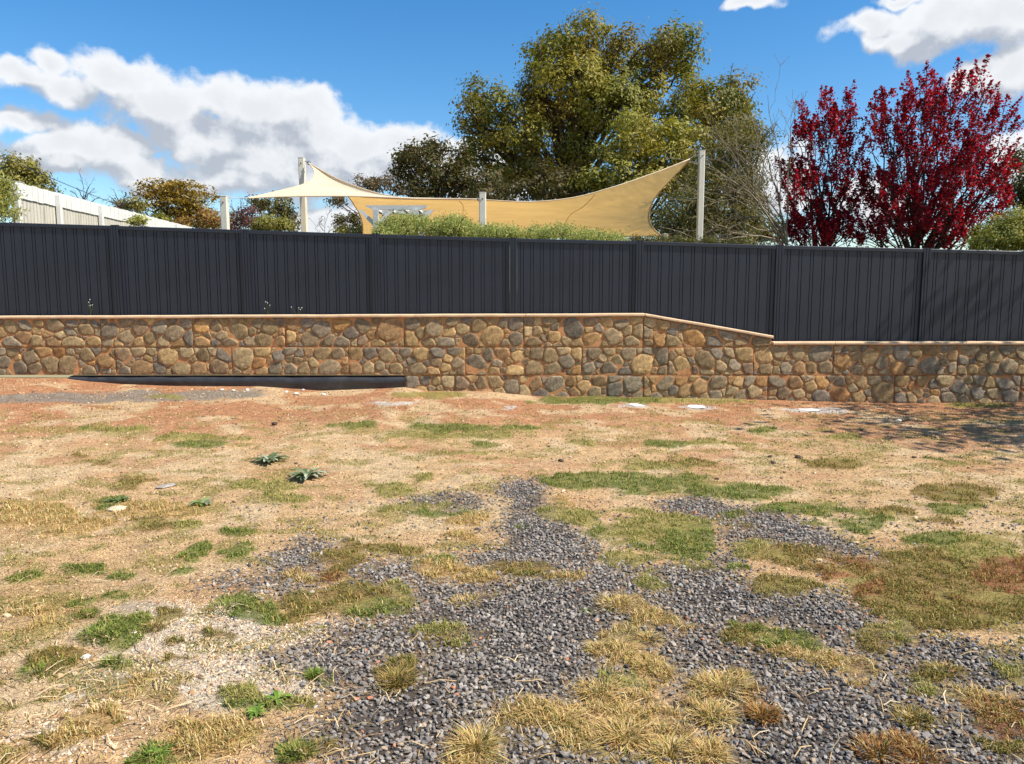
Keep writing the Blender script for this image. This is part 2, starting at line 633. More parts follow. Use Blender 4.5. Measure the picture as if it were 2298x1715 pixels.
# patches: cx, cy, rx, ry, kind  (g green, y yellow-green, o olive brown, r rust, s straw mat)
PATCH = [(1250, 1035, 85, 20, 'g'), (1400, 1043, 160, 22, 'g'), (1590, 1062, 130, 20, 'g'), (1740, 1100, 110, 18, 'g'), (1830, 1130, 95, 15, 'g'), (1920, 1105, 60, 12, 'o'),
         (1230, 1113, 60, 14, 'y'), (1390, 1140, 120, 34, 'y'), (1480, 1168, 85, 32, 'g'), (1260, 1140, 60, 16, 'g'), (1590, 1115, 48, 13, 'g'), (1390, 1205, 60, 18, 'y'), (1405, 1250, 60, 26, 'y'), (1500, 1220, 30, 10, 'y'),
         (1650, 1190, 55, 18, 'y'), (1735, 1202, 85, 20, 'o'), (1820, 1222, 60, 22, 'r'), (1625, 1150, 42, 14, 'o'), (1600, 1222, 28, 12, 'g'), (1700, 1265, 66, 26, 'o'), (1860, 1243, 55, 16, 'y'),
         (1990, 1240, 180, 50, 'o'), (1900, 1255, 80, 40, 'r'), (2040, 1280, 190, 60, 'o'), (2130, 1335, 150, 52, 'o'), (2050, 1290, 90, 30, 'r'), (2180, 1240, 100, 60, 'r'), (2120, 1190, 110, 30, 'y'), (2000, 1165, 90, 20, 'g'),
         (1640, 1385, 105, 24, 'o'), (1700, 1395, 60, 20, 'g'), (1628, 1360, 20, 11, 'g'), (1790, 1432, 105, 30, 's'), (1935, 1365, 75, 26, 'y'), (1900, 1385, 60, 20, 'o'), (2035, 1452, 60, 22, 'o'), (2000, 1470, 50, 20, 'y'), (2180, 1450, 55, 26, 'y'), (2110, 1500, 60, 20, 's'), (2120, 1530, 60, 20, 'r'), (1975, 1552, 55, 26, 'o'), (2140, 1575, 50, 24, 'o'),
         (1560, 1490, 78, 28, 's'), (1535, 1555, 62, 28, 's'), (1650, 1548, 42, 26, 'r'), (1390, 1440, 62, 38, 's'), (1330, 1400, 45, 22, 's'), (1290, 1500, 110, 36, 's'), (1210, 1560, 150, 36, 's'), (1400, 1590, 130, 45, 's'), (1530, 1630, 62, 40, 's'), (1280, 1620, 100, 40, 's'), (1330, 1462, 60, 20, 'y'), (1020, 1640, 75, 45, 's'),
         (860, 1480, 62, 26, 'o'), (965, 1382, 55, 17, 'y'), (1005, 1308, 38, 16, 's'), (1340, 1312, 50, 30, 's'), (1420, 1342, 72, 22, 's'), (1405, 1385, 34, 15, 's'), (985, 1250, 80, 18, 's'), (920, 1240, 40, 12, 's'), (1210, 1248, 50, 15, 's'), (1085, 1278, 25, 8, 's'), (1115, 1235, 58, 20, 'o'), (960, 1222, 38, 13, 'g'),
         (850, 1200, 70, 30, 'o'), (760, 1205, 80, 34, 'o'), (700, 1240, 60, 20, 'r'), (740, 1300, 150, 44, 'o'), (800, 1330, 100, 30, 'g'), (500, 1312, 72, 23, 'g'), (580, 1320, 50, 18, 'g'), (865, 1295, 50, 26, 'y'), (620, 1245, 45, 18, 's'),
         (225, 1375, 62, 26, 'g'), (330, 1360, 38, 16, 'o'), (190, 1332, 28, 11, 'o'), (175, 1303, 45, 12, 'g'), (260, 1290, 38, 11, 'g'), (270, 1240, 40, 11, 'g'), (170, 1228, 45, 13, 'g'), (30, 1255, 42, 11, 'g'), (408, 1196, 40, 20, 'g'), (400, 1232, 30, 10, 'g'), (522, 1150, 44, 15, 'g'), (512, 1196, 42, 14, 'g'),
         (280, 1045, 45, 14, 'o'), (585, 1050, 85, 15, 'y'), (640, 1075, 60, 12, 'y'), (250, 1082, 32, 10, 'g'), (175, 985, 28, 8, 'o'), (230, 1000, 40, 7, 'o'), (330, 1100, 120, 16, 's'), (150, 1130, 110, 25, 's'), (320, 1130, 90, 16, 'o'), (380, 1130, 60, 12, 'y'), (60, 1100, 80, 30, 's'),
         (960, 925, 110, 13, 'g'), (900, 940, 80, 10, 'y'), (770, 917, 55, 8, 'g'), (250, 928, 110, 7, 'y'), (190, 925, 30, 6, 'g'), (1040, 940, 90, 9, 'y'), (1110, 925, 60, 6, 'g'), (1060, 962, 36, 8, 'g'), (1000, 985, 60, 8, 'y'), (1250, 960, 40, 7, 'y'), (450, 945, 120, 9, 'y'), (420, 960, 60, 6, 'g'),
         (2090, 1065, 105, 26, 'o'), (2080, 1098, 60, 13, 'g'), (2010, 1125, 45, 7, 'o'), (1810, 1000, 60, 12, 'o'), (1400, 1005, 60, 9, 'y'), (1480, 1000, 90, 8, 'o'), (1650, 928, 45, 8, 'g'), (1820, 945, 60, 6, 'y'), (1560, 960, 80, 8, 'y'), (2050, 1000, 30, 6, 'g'), (1450, 960, 60, 7, 'g'),
         (935, 853, 75, 9, 'y'), (1330, 866, 170, 9, 'g'), (1500, 868, 120, 7, 'y'), (360, 858, 60, 4, 'y'), (2100, 876, 90, 5, 'y'), (880, 1100, 90, 14, 'y'), (960, 1110, 60, 12, 'g'), (840, 1065, 80, 12, 'y'), (900, 1040, 40, 8, 'y'), (1000, 1130, 70, 14, 's'), (1010, 1160, 50, 12, 's'), (1220, 1075, 30, 9, 's'), (1230, 1090, 30, 8, 's'),
         (640, 1640, 60, 22, 'o'), (330, 1642, 50, 12, 'g'), (600, 1528, 60, 20, 'y'), (560, 1545, 45, 14, 'g'), (680, 1468, 22, 14, 'g'), (240, 1435, 25, 14, 'g'), (90, 1450, 60, 20, 'o'), (360, 1440, 40, 12, 'o'), (400, 1390, 30, 8, 'o'), (495, 1370, 32, 9, 'o'), (40, 1360, 60, 40, 's'), (270, 1500, 40, 16, 's'), (60, 1600, 60, 20, 'o'), (200, 1580, 120, 30, 's'), (420, 1610, 80, 30, 's'),
         (2330, 1290, 120, 50, 'o'), (2450, 1400, 120, 40, 'y'), (2300, 1130, 90, 20, 'y'), (2420, 1080, 100, 20, 'o'), (2330, 1540, 90, 40, 's'), (2420, 1600, 80, 40, 'r'), (-120, 1280, 90, 30, 'g'), (-200, 1180, 120, 24, 's'), (-150, 1420, 110, 40, 'o'), (-260, 1330, 90, 30, 'y'), (-120, 1560, 120, 40, 's'), (-180, 1040, 100, 16, 'y')]
PCOL = {'g': lin(122, 132, 58, .8), 'y': lin(172, 158, 88, .8), 'o': lin(150, 124, 66, .8), 'r': lin(158, 102, 62, .8), 's': lin(205, 166, 104, .85)}
_pc = np.array([p[:4] for p in PATCH], float)
_pk = np.array([p[4] for p in PATCH])


def layout(x, y):
    """patch strength / kind index, gravel mask and photo position for points on the lot"""
    x, y = np.asarray(x, float), np.asarray(y, float)
    wx = x + 0.34 * (fbm(x * 3.1, y * 3.1, 21, 3) - .5) + 0.05 * (vn(x * 19, y * 19, 31) - .5)
    wy = y + 0.42 * (fbm(x * 3.1, y * 3.1, 27, 3) - .5) + 0.07 * (vn(x * 19, y * 19, 37) - .5)
    zz = np.interp(x, _CX, _CZ) * sstep(5.5, 10.9, y) ** 1.3
    px, py = project(wx, np.maximum(wy, 0.6), zz)
    px, py = px / DS, py / DS
    rough = fbm(x * 6, y * 6, 41, 3) - .5
    best = np.full(x.shape, -9.0)
    kind = np.zeros(x.shape, int)
    for i, (cx, cy, rx, ry) in enumerate(_pc):
        v = 1 - ((px - cx) / rx) ** 2 - ((py - cy) / ry) ** 2
        b = v > best
        best = np.where(b, v, best)
        kind = np.where(b, i, kind)
    best = best + rough * 1.5 + (fbm(x * 2.6, y * 3.4, 45, 2) - .5) * .8
    ins = np.zeros(x.shape, bool)
    n = len(GRAVEL)
    for i in range(n):
        x1, y1 = GRAVEL[i]
        x2, y2 = GRAVEL[(i + 1) % n]
        c = ((y1 > py) != (y2 > py)) & (px < (x2 - x1) * (py - y1) / (y2 - y1 + 1e-9) + x1)
        ins ^= c
    for (cx, cy, rx, ry) in GRAVEL_E:
        ins |= ((px - cx) / rx) ** 2 + ((py - cy) / ry) ** 2 + rough * .8 < 1
    ins &= y > 1.2
    grav = ins & (best < 0.12)
    return best, kind, grav, px, py


def soft_gravel(x, y, rng, j=.065, n=4):
    acc = 0
    for k in range(n):
        acc = acc + layout(x + rng.normal(0, j, x.shape), y + rng.normal(0, j * 1.5, x.shape))[2]
    return acc / n


def soil_color(x, y, px, py):
    red = lin(204, 146, 104, .86)
    tan = lin(222, 183, 134, .90)
    pale = lin(230, 200, 156, .92)
    white = lin(228, 210, 184, .88)
    straw = lin(204, 168, 112, .82)
    grey = lin(158, 148, 134, .8)
    n = fbm(x * .9, y * .9, 51, 4)
    n2 = fbm(x * 2.5, y * 2.5, 57, 4)
    t = sstep(985, 885, py + (n - .5) * 90)[..., None]
    c = tan * (1 - t) + red * t
    t = (sstep(.5, .62, n2) * .75)[..., None]
    c = c * (1 - t) + pale * t
    t = (sstep(.54, .66, fbm(x * 1.3, y * 2.2, 63, 4)) * (.25 + .55 * sstep(1080, 930, py)))[..., None]
    c = c * (1 - t) + red * t
    e = 1 - ((px - 430) / 330) ** 2 - ((py - 1430) / 135) ** 2 + (n2 - .5) * 1.6
    e2 = 1 - ((px - 160) / 150) ** 2 - ((py - 1585) / 40) ** 2 + (n2 - .5) * 1.6
    t = (sstep(0, .5, np.maximum(e, e2)) * .9)[..., None]
    c = c * (1 - t) + white * t
    t = (sstep(380, 60, px) * sstep(1080, 1180, py) * sstep(.40, .58, n) * .7)[..., None]
    c = c * (1 - t) + straw * t
    # grey concrete wash below the exposed footing
    yy = 846 + 12 * (1 - np.clip(px / 560, 0, 1)) + 4
    e = 1 - ((py - yy) / 13) ** 2 - np.clip((px - 470) / 110, 0, 9) ** 2 + (n2 - .5) * 1.2
    t = (sstep(0.1, .7, e) * .9)[..., None]
    c = c * (1 - t) + grey * t
    # pale slurry spills beside the wall
    for (cx, cy, rx, ry) in ((1370, 878, 40, 4), (1510, 880, 48, 5), (1760, 887, 75, 6), (1090, 880, 22, 3), (850, 872, 60, 5)):
        e = 1 - ((px - cx) / rx) ** 2 - ((py - cy) / ry) ** 2 + (n2 - .5) * 1.5
        t = (sstep(0.1, .6, e) * .8)[..., None]
        c = c * (1 - t) + lin(222, 214, 205, .9) * t
    return c


def build_ground():
    xs = np.concatenate([np.linspace(-400, -30, 20), np.linspace(-28, -9.6, 40), np.arange(-9.5, 9.5, 0.026), np.linspace(9.6, 28, 40), np.linspace(30, 400, 20)])
    ys, y = [], 1.6
    while y < WALLY + 0.02:
        ys.append(y)
        y += 0.0062 * max(y, 2.2)
    ys = np.concatenate([np.linspace(-400, -30, 16), np.linspace(-26, 1.3, 50), np.array(ys), [WALLY + .06]])
    X, Y = np.meshgrid(xs, ys)
    Z = gh(X, Y)
    best, kind, grav, px, py = layout(X, Y)
    # the lot's patches are laid out only where the photograph shows them
    C = soil_color(X, Y, px, py)
    front = Y > 1.0
    kc = np.array([PCOL[k] for k in _pk])[kind]
    t = (sstep(-0.05, .35, best) * .85 * front)[..., None]
    C = C * (1 - t) + kc * t
    sm = fbm(X * 5, Y * 7, 71, 4)
    t = (sstep(.53, .66, sm) * .6 * sstep(870, 930, py))[..., None]
    C = C * (1 - t) + PCOL['y'] * t
    g = (soft_gravel(X, Y, np.random.default_rng(2)) * front)[..., None]
    C = C * (1 - g) + lin(96, 86, 78) * g
    Z = Z + np.where(best > 0, 0.018 * np.clip(best, 0, .6), 0) * front
    V = np.stack([X, Y, Z], -1).reshape(-1, 3)
    o = obj('ground', V, grid_quads(len(ys), len(xs)), M_GROUND, None, True, C.reshape(-1, 3))
    tag(o, kind='structure')


build_ground()


def gz(x):
    """garden level behind the wall"""
    return 0.78 + 0.4 * sstep(3.0, -3.0, np.asarray(x, float))


def build_garden():
    xs = np.concatenate([np.linspace(-900, -30, 12), np.linspace(-28, 28, 60), np.linspace(30, 900, 12)])
    ys = np.concatenate([[WALLY + .20], np.linspace(11.4, 60, 40), np.linspace(70, 1500, 15)])
    X, Y = np.meshgrid(xs, ys)
    Z = gz(X) + 0.1 * (fbm(X * .4, Y * .4, 3, 3) - .5) * sstep(11.5, 13, Y)
    c = np.broadcast_to(lin(112, 110, 60, .7), X.shape + (3,)).reshape(-1, 3)
    o = obj('garden_ground', np.stack([X, Y, Z], -1).reshape(-1, 3), grid_quads(len(ys), len(xs)), M_GROUND, None, True, c)
    tag(o, kind='structure')


build_garden()

# ------------------------------------------------------------------ stone retaining wall


def WX(px):
    return float(atY(px, 780, WALLY)[0])


def WZ(py):
    return float(atY(1149, py, WALLY)[2])


def clip_poly(P, n, d):
    """keep n.p <= d"""
    out = []
    m = len(P)
    s = P @ n - d
    for i in range(m):
        j = (i + 1) % m
        if s[i] <= 0:
            out.append(P[i])
        if (s[i] <= 0) != (s[j] <= 0):
            t = s[i] / (s[i] - s[j])
            out.append(P[i] + t * (P[j] - P[i]))
    return np.array(out) if len(out) > 2 else None


def chaikin(P, r=0.25):
    Q = np.roll(P, -1, axis=0)
    return np.stack([P * (1 - r) + Q * r, P * r + Q * (1 - r)], 1).reshape(-1, 2)


def resample(P, n):
    Q = np.vstack([P, P[:1]])
    d = np.concatenate([[0], np.cumsum(np.linalg.norm(np.diff(Q, axis=0), axis=1))])
    t = np.linspace(0, d[-1], n, endpoint=False)
    return np.stack([np.interp(t, d, Q[:, k]) for k in (0, 1)], 1)


def area(P):
    x, y = P[:, 0], P[:, 1]
    return 0.5 * abs(np.dot(x, np.roll(y, -1)) - np.dot(y, np.roll(x, -1)))


# prominent stones of the photograph (px centre and half size) that seed the pattern
BIG = [(252, 741, 22), (362, 735, 20), (340, 758, 17), (392, 747, 20), (486, 733, 18), (535, 744, 24), (430, 757, 20), (286, 757, 18), (196, 741, 17), (30, 735, 18), (235, 810, 21), (194, 798, 19), (405, 825, 28), (545, 806, 30), (490, 826, 20), (455, 800, 18), (130, 790, 14), (155, 792, 14), (40, 828, 18),
       (607, 735, 18), (663, 731, 17), (723, 740, 22), (595, 761, 22), (880, 740, 36), (814, 731, 20), (1104, 754, 26), (1038, 737, 17), (741, 763, 15), (617, 827, 16), (650, 830, 16), (673, 794, 14), (722, 795, 19), (757, 797, 18), (795, 797, 17), (831, 792, 19), (868, 798, 18), (1066, 817, 24), (1025, 816, 16), (945, 793, 18), (925, 808, 15), (797, 827, 17), (826, 828, 15), (884, 760, 16), (1000, 824, 14), (1093, 800, 16),
       (1155, 728, 18), (1157, 760, 18), (1282, 738, 34), (1272, 756, 20), (1362, 724, 16), (1394, 723, 16), (1245, 757, 14), (1377, 756, 22), (1480, 759, 20), (1459, 724, 15), (1510, 746, 15), (1331, 793, 18), (1411, 794, 20), (1441, 818, 26), (1237, 797, 22), (1271, 811, 20), (1200, 825, 26), (1162, 800, 14), (1498, 798, 16), (1531, 822, 22), (1608, 790, 18), (1590, 740, 16), (1680, 823, 16), (1505, 825, 16), (1322, 827, 15),
       (1199, 862, 18), (1245, 863, 22), (1383, 875, 24), (1420, 862, 24), (1492, 859, 20), (1573, 867, 20), (1615, 858, 22), (1543, 878, 16), (1310, 868, 17), (1150, 867, 18), (1660, 856, 16), (1645, 878, 16), (1530, 852, 18), (1081, 862, 17), (1033, 860, 17), (1007, 856, 17),
       (1715, 800, 24), (1840, 792, 30), (1851, 823, 20), (1895, 812, 20), (1953, 803, 26), (2022, 795, 18), (2090, 785, 22), (2085, 818, 30), (1990, 787, 13), (2014, 825, 19), (1765, 826, 16), (1796, 826, 17), (1981, 814, 16), (1790, 792, 16), (1990, 882, 28), (1890, 885, 20), (1762, 885, 18), (1796, 884, 14), (1711, 856, 16), (1845, 890, 22), (2068, 883, 15), (1935, 856, 16), (1888, 858, 15), (2200, 882, 18), (2240, 884, 16), (2140, 800, 15), (2230, 826, 18), (2185, 830, 14)]

STONE_COLS = [lin(*c, .84) for c in ((158, 142, 116), (148, 134, 112), (164, 146, 114), (174, 150, 112), (142, 132, 116), (154, 136, 106), (180, 162, 130), (166, 138, 104), (150, 140, 124), (138, 130, 120), (188, 162, 120))]


def build_wall():
    rng = np.random.default_rng(11)
    wall = thing('retaining_wall', 'low retaining wall of rounded brown stones set in orange mortar sleepers', 'wall', (0, WALLY, 0))
    ytop = lambda px: 716 - 6 * np.clip(px, 0, 1450) / 1450
    z1, z2, z3, z4 = WZ(779), WZ(842), WZ(905), WZ(935)
    top = [-620, -330, -38, 229, 435, 641, 908, 1175, 1442, 1731]
    mid = [-560, -280, -10, 258, 520, 782, 1044, 1306, 1500, 1692, 1871, 2150, 2425, 2700, 2960]
    bot = [908, 1165, 1445, 1726, 2011, 2296, 2580, 2860]
    rows = []
    for a, b in zip(top[:-1], top[1:]):
        za, zb = WZ(ytop(a)), WZ(ytop(b))
        if a >= 1442:
            za, zb = WZ(710.5), WZ(760)
        rows.append((a, b, z1, z1, za, zb))
    for a, b in zip(mid[:-1], mid[1:]):
        if a >= 1692:
            rows.append((a, b, z2, z2, WZ(774), WZ(774)))
        else:
            rows.append((a, b, z2, z2, z1, z1))
    for a, b in zip(bot[:-1], bot[1:]):
        rows.append((a, b, WZ(907), WZ(907), z2, z2))
    seeds_big = [(WX(x), WZ(y), r * (WALLY / FPX)) for x, y, r in BIG]
    stones = []
    G = 0.0025
    for (a, b, zb0, zb1, zt0, zt1) in rows:
        xa, xb = WX(a) + G, WX(b) - G
        P0 = np.array([(xa, zb0 + G), (xb, zb1 + G), (xb, zt1 - G), (xa, zt0 - G)])
        yoff = rng.uniform(-0.004, 0.004)
        # the mortar slab itself
        V = [(xa, WALLY + yoff, zb0 + G), (xb, WALLY + yoff, zb1 + G), (xb, WALLY + yoff, zt1 - G), (xa, WALLY + yoff, zt0 - G)]
        V += [(x, WALLY + 0.09, z) for x, _, z in V]
        slab = obj('sleeper', V, np.array([(0, 1, 2, 3), (7, 6, 5, 4), (0, 4, 5, 1), (1, 5, 6, 2), (2, 6, 7, 3), (3, 7, 4, 0)]), M_MORTAR, wall, origin=((xa + xb) / 2, WALLY, zb0))
        if xb < -9.0 or xa > 9.0:
            continue
        S = []

        def inside(x, z):
            f = (x - xa) / (xb - xa)
            return xa + .02 < x < xb - .02 and zb0 + .02 < z < zt0 + (zt1 - zt0) * f - .02
        for (x, z, r) in seeds_big:
            if inside(x, z):
                S.append((x, z, r))
        for (r0, r1, tries) in ((0.125, 0.155, 30), (0.085, 0.125, 500), (0.055, 0.075, 900), (0.034, 0.045, 260)):
            for _ in range(tries):
                r = rng.uniform(r0, r1)
                x, z = rng.uniform(xa, xb), rng.uniform(zb0, max(zt0, zt1))
                if inside(x, z) and all((x - s[0]) ** 2 + ((z - s[1]) * 1.1) ** 2 > ((r + s[2]) * .78) ** 2 for s in S):
                    S.append((x, z, r))
        S = np.array(S)
        th = rng.uniform(-.9, .9)
        st = rng.uniform(1.0, 1.45)
        Rm = np.array(((math.cos(th), math.sin(th)), (-math.sin(th), math.cos(th))))
        Mt = np.diag((1 / math.sqrt(st), math.sqrt(st))) @ Rm
        Mi = np.linalg.inv(Mt)
        S[:, :2] = S[:, :2] @ Mt.T
        S[:, 2] *= rng.uniform(.75, 1.2, len(S))
        for i in range(len(S)):
            P = P0 @ Mt.T
            for j in range(len(S)):
                if i == j:
                    continue
                nv = S[j, :2] - S[i, :2]
                d = np.linalg.norm(nv)
                if d > 0.7:
                    continue
                # power bisector keeps big stones big
                k = (S[j, :2] @ S[j, :2] - S[i, :2] @ S[i, :2] - S[j, 2] ** 2 + S[i, 2] ** 2) / 2
                P = clip_poly(P, nv, k)
                if P is None:
                    break
            if P is None:
                continue
            P = P @ Mi.T
            A = area(P)
            if A < 0.0018:
                continue
            c = P.mean(0)
            R = math.sqrt(A / math.pi)
            gap = rng.uniform(0.003, 0.0065)
            P = c + (P - c) * max(0.5, 1 - gap / R)
            if rng.random() < 0.28:
                L = np.linalg.norm(P - c, axis=1)[:, None]
                P = c + (P - c) * np.minimum(1, R * rng.uniform(1.15, 1.35) / L)
            P = chaikin(P, rng.choice([0.06, 0.10, 0.16]))
            P = chaikin(P, 0.2)
            n = 16 if A > 0.006 else 12
            P = resample(P, n)
            L = np.linalg.norm(P - c, axis=1)[:, None]
            P = c + (P - c) * (1 + rng.normal(0, 0.025, (n, 1)))
            h = rng.uniform(0.007, 0.0125) * min(1.2, R / 0.07)
            tilt = rng.normal(0, 0.07, 2)
            rings = []
            for (sc_, hh) in ((1.0, -0.012), (0.985, h * .5), (0.92, h * .92), (0.6, h * 1.0)):
                Q = c + (P - c) * sc_
                yy = WALLY + yoff - hh - ((Q - c) @ tilt) * (1 if hh > 0 else 0) - (rng.normal(0, h * .07, n) if hh > 0 else 0)
                rings.append(np.stack([Q[:, 0], yy, Q[:, 1]], 1))
            ctr = np.array([[c[0], WALLY + yoff - h * 1.04, c[1]]])
            V = np.vstack(rings + [ctr])
            i0 = np.arange(n)
            i1 = (i0 + 1) % n
            Q = np.vstack([np.stack([k * n + i0, k * n + i1, (k + 1) * n + i1, (k + 1) * n + i0], 1) for k in range(3)])
            T = np.stack([3 * n + i0, 3 * n + i1, np.full(n, 4 * n)], 1)
            col = STONE_COLS[rng.integers(len(STONE_COLS))] * rng.uniform(.72, 1.08)
            col = col * np.array((1.06, .97, .82))
            if rng.random() < .12:
                col = col * np.array((1.12, 0.95, .8))
            vis = A * (1 if abs(c[0]) < 7.4 else 0.05)
            stones.append((vis, V, Q, T, col, slab, c))
    stones.sort(key=lambda s: -s[0])
    for (vis, V, Q, T, col, slab, c) in stones[:300]:
        obj('stone', V, [Q, T], M_STONE, slab, True, np.broadcast_to(col, (len(V), 3)), origin=(c[0], WALLY, c[1]))
    mb, cols = MB(), []
    for (vis, V, Q, T, col, slab, c) in stones[300:]:
        mb.add(V, Q, T)
        cols.append(np.broadcast_to(col, (len(V), 3)))
    o = mb.build('small_infill_stone', M_STONE, wall, True, np.concatenate(cols))
    o['kind'] = 'stuff'
    print('wall stones', len(stones))
    # coping: slim rounded strips with joints
    def cap(xa, za, xb, zb):
        prof = [(-0.035, 0.0), (-0.042, 0.012), (-0.042, 0.03), (-0.03, 0.042), (0.10, 0.042), (0.10, 0.0)]
        n = 24
        xs = np.linspace(xa, xb, n)
        zs = za + (zb - za) * (xs - xa) / (xb - xa)
        V, k = [], len(prof)
        for x, z in zip(xs, zs):
            w = 0.004 * (vn(x * 3, 1.0) - .5)
            for (py_, pz) in prof:
                V.append((x, WALLY + py_ + w, z + pz + w))
        Q = []
        for i in range(n - 1):
            for j in range(k):
                j2 = (j + 1) % k
                Q.append((i * k + j, i * k + j2, (i + 1) * k + j2, (i + 1) * k + j))
        mb = MB().add(V, Q)
        mb.add(V[:k], T=[(0, i + 1, i) for i in range(1, k - 1)])
        mb.add(V[-k:], T=[(0, i, i + 1) for i in range(1, k - 1)])
        mb.build('coping_strip', M_CAP, wall)
    cuts = [-620, -220, 95, 363, 690, 935, 1180, 1445]
    for a, b in zip(cuts[:-1], cuts[1:]):
        cap(WX(a) + .003, WZ(ytop(a)) + .001, WX(b) - .003, WZ(ytop(b)) + .001)
    cap(WX(1446), WZ(710), WX(1733), WZ(759.5))
    cuts = [1733, 1872, 2165, 2460, 2760, 2960]
    for a, b in zip(cuts[:-1], cuts[1:]):
        cap(WX(a) + .003, WZ(773.5), WX(b) - .003, WZ(773.5))


build_wall()

# black plastic wrapped footing exposed under the wall
ft = thing('footing_beam', 'black plastic wrapped footing exposed under the stone wall', 'footing', (WX(500), WALLY + .1, WZ(900)))
xs = np.linspace(WX(150), WX(908), 90)
prof = [(0.13, WZ(844.5)), (0.03, WZ(845.5)), (-0.03, WZ(848)), (-0.045, WZ(853)), (-0.035, WZ(860)), (-0.02, WZ(868)), (-0.02, WZ(900)), (0.13, WZ(900))]
V = []
for x in xs:
    for (a, z) in prof:
        V.append((x, WALLY + a + 0.03 * (fbm(x * 2.5, z * 9, 5, 3) - .5) * (a < .12), z + (0.012 * (vn(x * 4, z * 3, 8) - .5) if a < .12 else 0)))
k = len(prof)
Q = [(i * k + j, i * k + (j + 1) % k, (i + 1) * k + (j + 1) % k, (i + 1) * k + j) for i in range(len(xs) - 1) for j in range(k)]
mb = MB().add(V, Q)
mb.add(V[:k], T=[(0, i + 1, i) for i in range(1, k - 1)]).add(V[-k:], T=[(0, i, i + 1) for i in range(1, k - 1)])
mb.build('plastic_wrap', M_PLASTIC, ft, True)

# ------------------------------------------------------------------ charcoal steel fence
FY = WALLY + 0.21


def build_fence():
    posts = [(-340, 489), (-42, 498), (258, 507), (551, 516.5), (843, 526), (1152, 535.5), (1436, 541.5), (1750, 551), (2080, 558.5), (2400, 567), (2720, 576)]
    PX = [atY(x, y, FY) for x, y in posts]
    fence = thing('steel_fence', 'charcoal ribbed steel fence standing behind the stone wall', 'fence', (0, FY, 0.8))
    pw = 0.052
    for i, p in enumerate(PX):
        zb = 0.60
        zt = p[2] + 0.012
        # back-to-back channel post with two shallow flutes
        pr = [(-pw, .03), (-pw, -.028), (-.026, -.028), (-.024, -.020), (-.016, -.020), (-.014, -.028), (.014, -.028), (.016, -.020), (.024, -.020), (.026, -.028), (pw, -.028), (pw, .03)]
        k = len(pr)
        V = [(p[0] + a, FY + b, zb) for a, b in pr] + [(p[0] + a, FY + b, zt) for a, b in pr]
        Q = [(j, (j + 1) % k, k + (j + 1) % k, k + j) for j in range(k)]
        ctr = [(p[0], FY, zt)]
        mb = MB().add(V, Q).add(V[k:] + ctr, T=[(j, (j + 1) % k, k) for j in range(k)])
        mb.build('fence_post', M_STEEL, fence, origin=(p[0], FY, zb))
    for a, b in zip(PX[:-1], PX[1:]):
        xa, xb = a[0] + pw + .001, b[0] - pw - .001
        za = a[2] + (b[2] - a[2]) * (xa - a[0]) / (b[0] - a[0])
        zb = a[2] + (b[2] - a[2]) * (xb - a[0]) / (b[0] - a[0])
        zt = lambda x: za + (zb - za) * (x - xa) / (xb - xa)
        n = 12
        w = (xb - xa) / n
        prof = [(xa, 0.0)]
        for j in range(n):
            x0 = xa + (j + .5) * w
            r = 0.017
            g = 0.0085
            prof += [(x0 - r - g, 0.0), (x0 - r - g * .6, 0.016), (x0 - r - g * .1, 0.016), (x0 - r, 0.001), (x0 + r, 0.001), (x0 + r + g * .1, 0.016), (x0 + r + g * .6, 0.016), (x0 + r + g, 0.0)]
        prof += [(xb, 0.0)]
        k = len(prof)
        zlow = 0.62
        V = [(x, FY + y, zlow) for x, y in prof] + [(x, FY + y, zt(x) - .02) for x, y in prof]
        Q = [(j, j + 1, k + j + 1, k + j) for j in range(k - 1)]
        # back skin gives the sheet its thickness
        V2 = [(xa, FY + .02, zlow), (xb, FY + .02, zlow), (xb, FY + .02, zb - .02), (xa, FY + .02, za - .02)]
        mb = MB().add(V, Q).add(V2, [(1, 0, 3, 2)])
        panel = mb.build('panel', M_STEEL, fence, origin=((xa + xb) / 2, FY, zlow))
        V = []
        for x, z in ((xa, za), (xb, zb)):
            V += [(x, FY - .024, z - .05), (x, FY + .028, z - .05), (x, FY + .028, z), (x, FY - .016, z), (x, FY - .024, z - .008)]
        Q = [(j, (j + 1) % 5, 5 + (j + 1) % 5, 5 + j) for j in range(5)]
        MB().add(V, Q).add(V[:5], T=[(0, 2, 1), (0, 3, 2), (0, 4, 3)]).add(V[5:], T=[(0, 1, 2), (0, 2, 3), (0, 3, 4)]).build('top_rail', M_STEEL, panel)


build_fence()

# ------------------------------------------------------------------ white paling fence running back from the corner


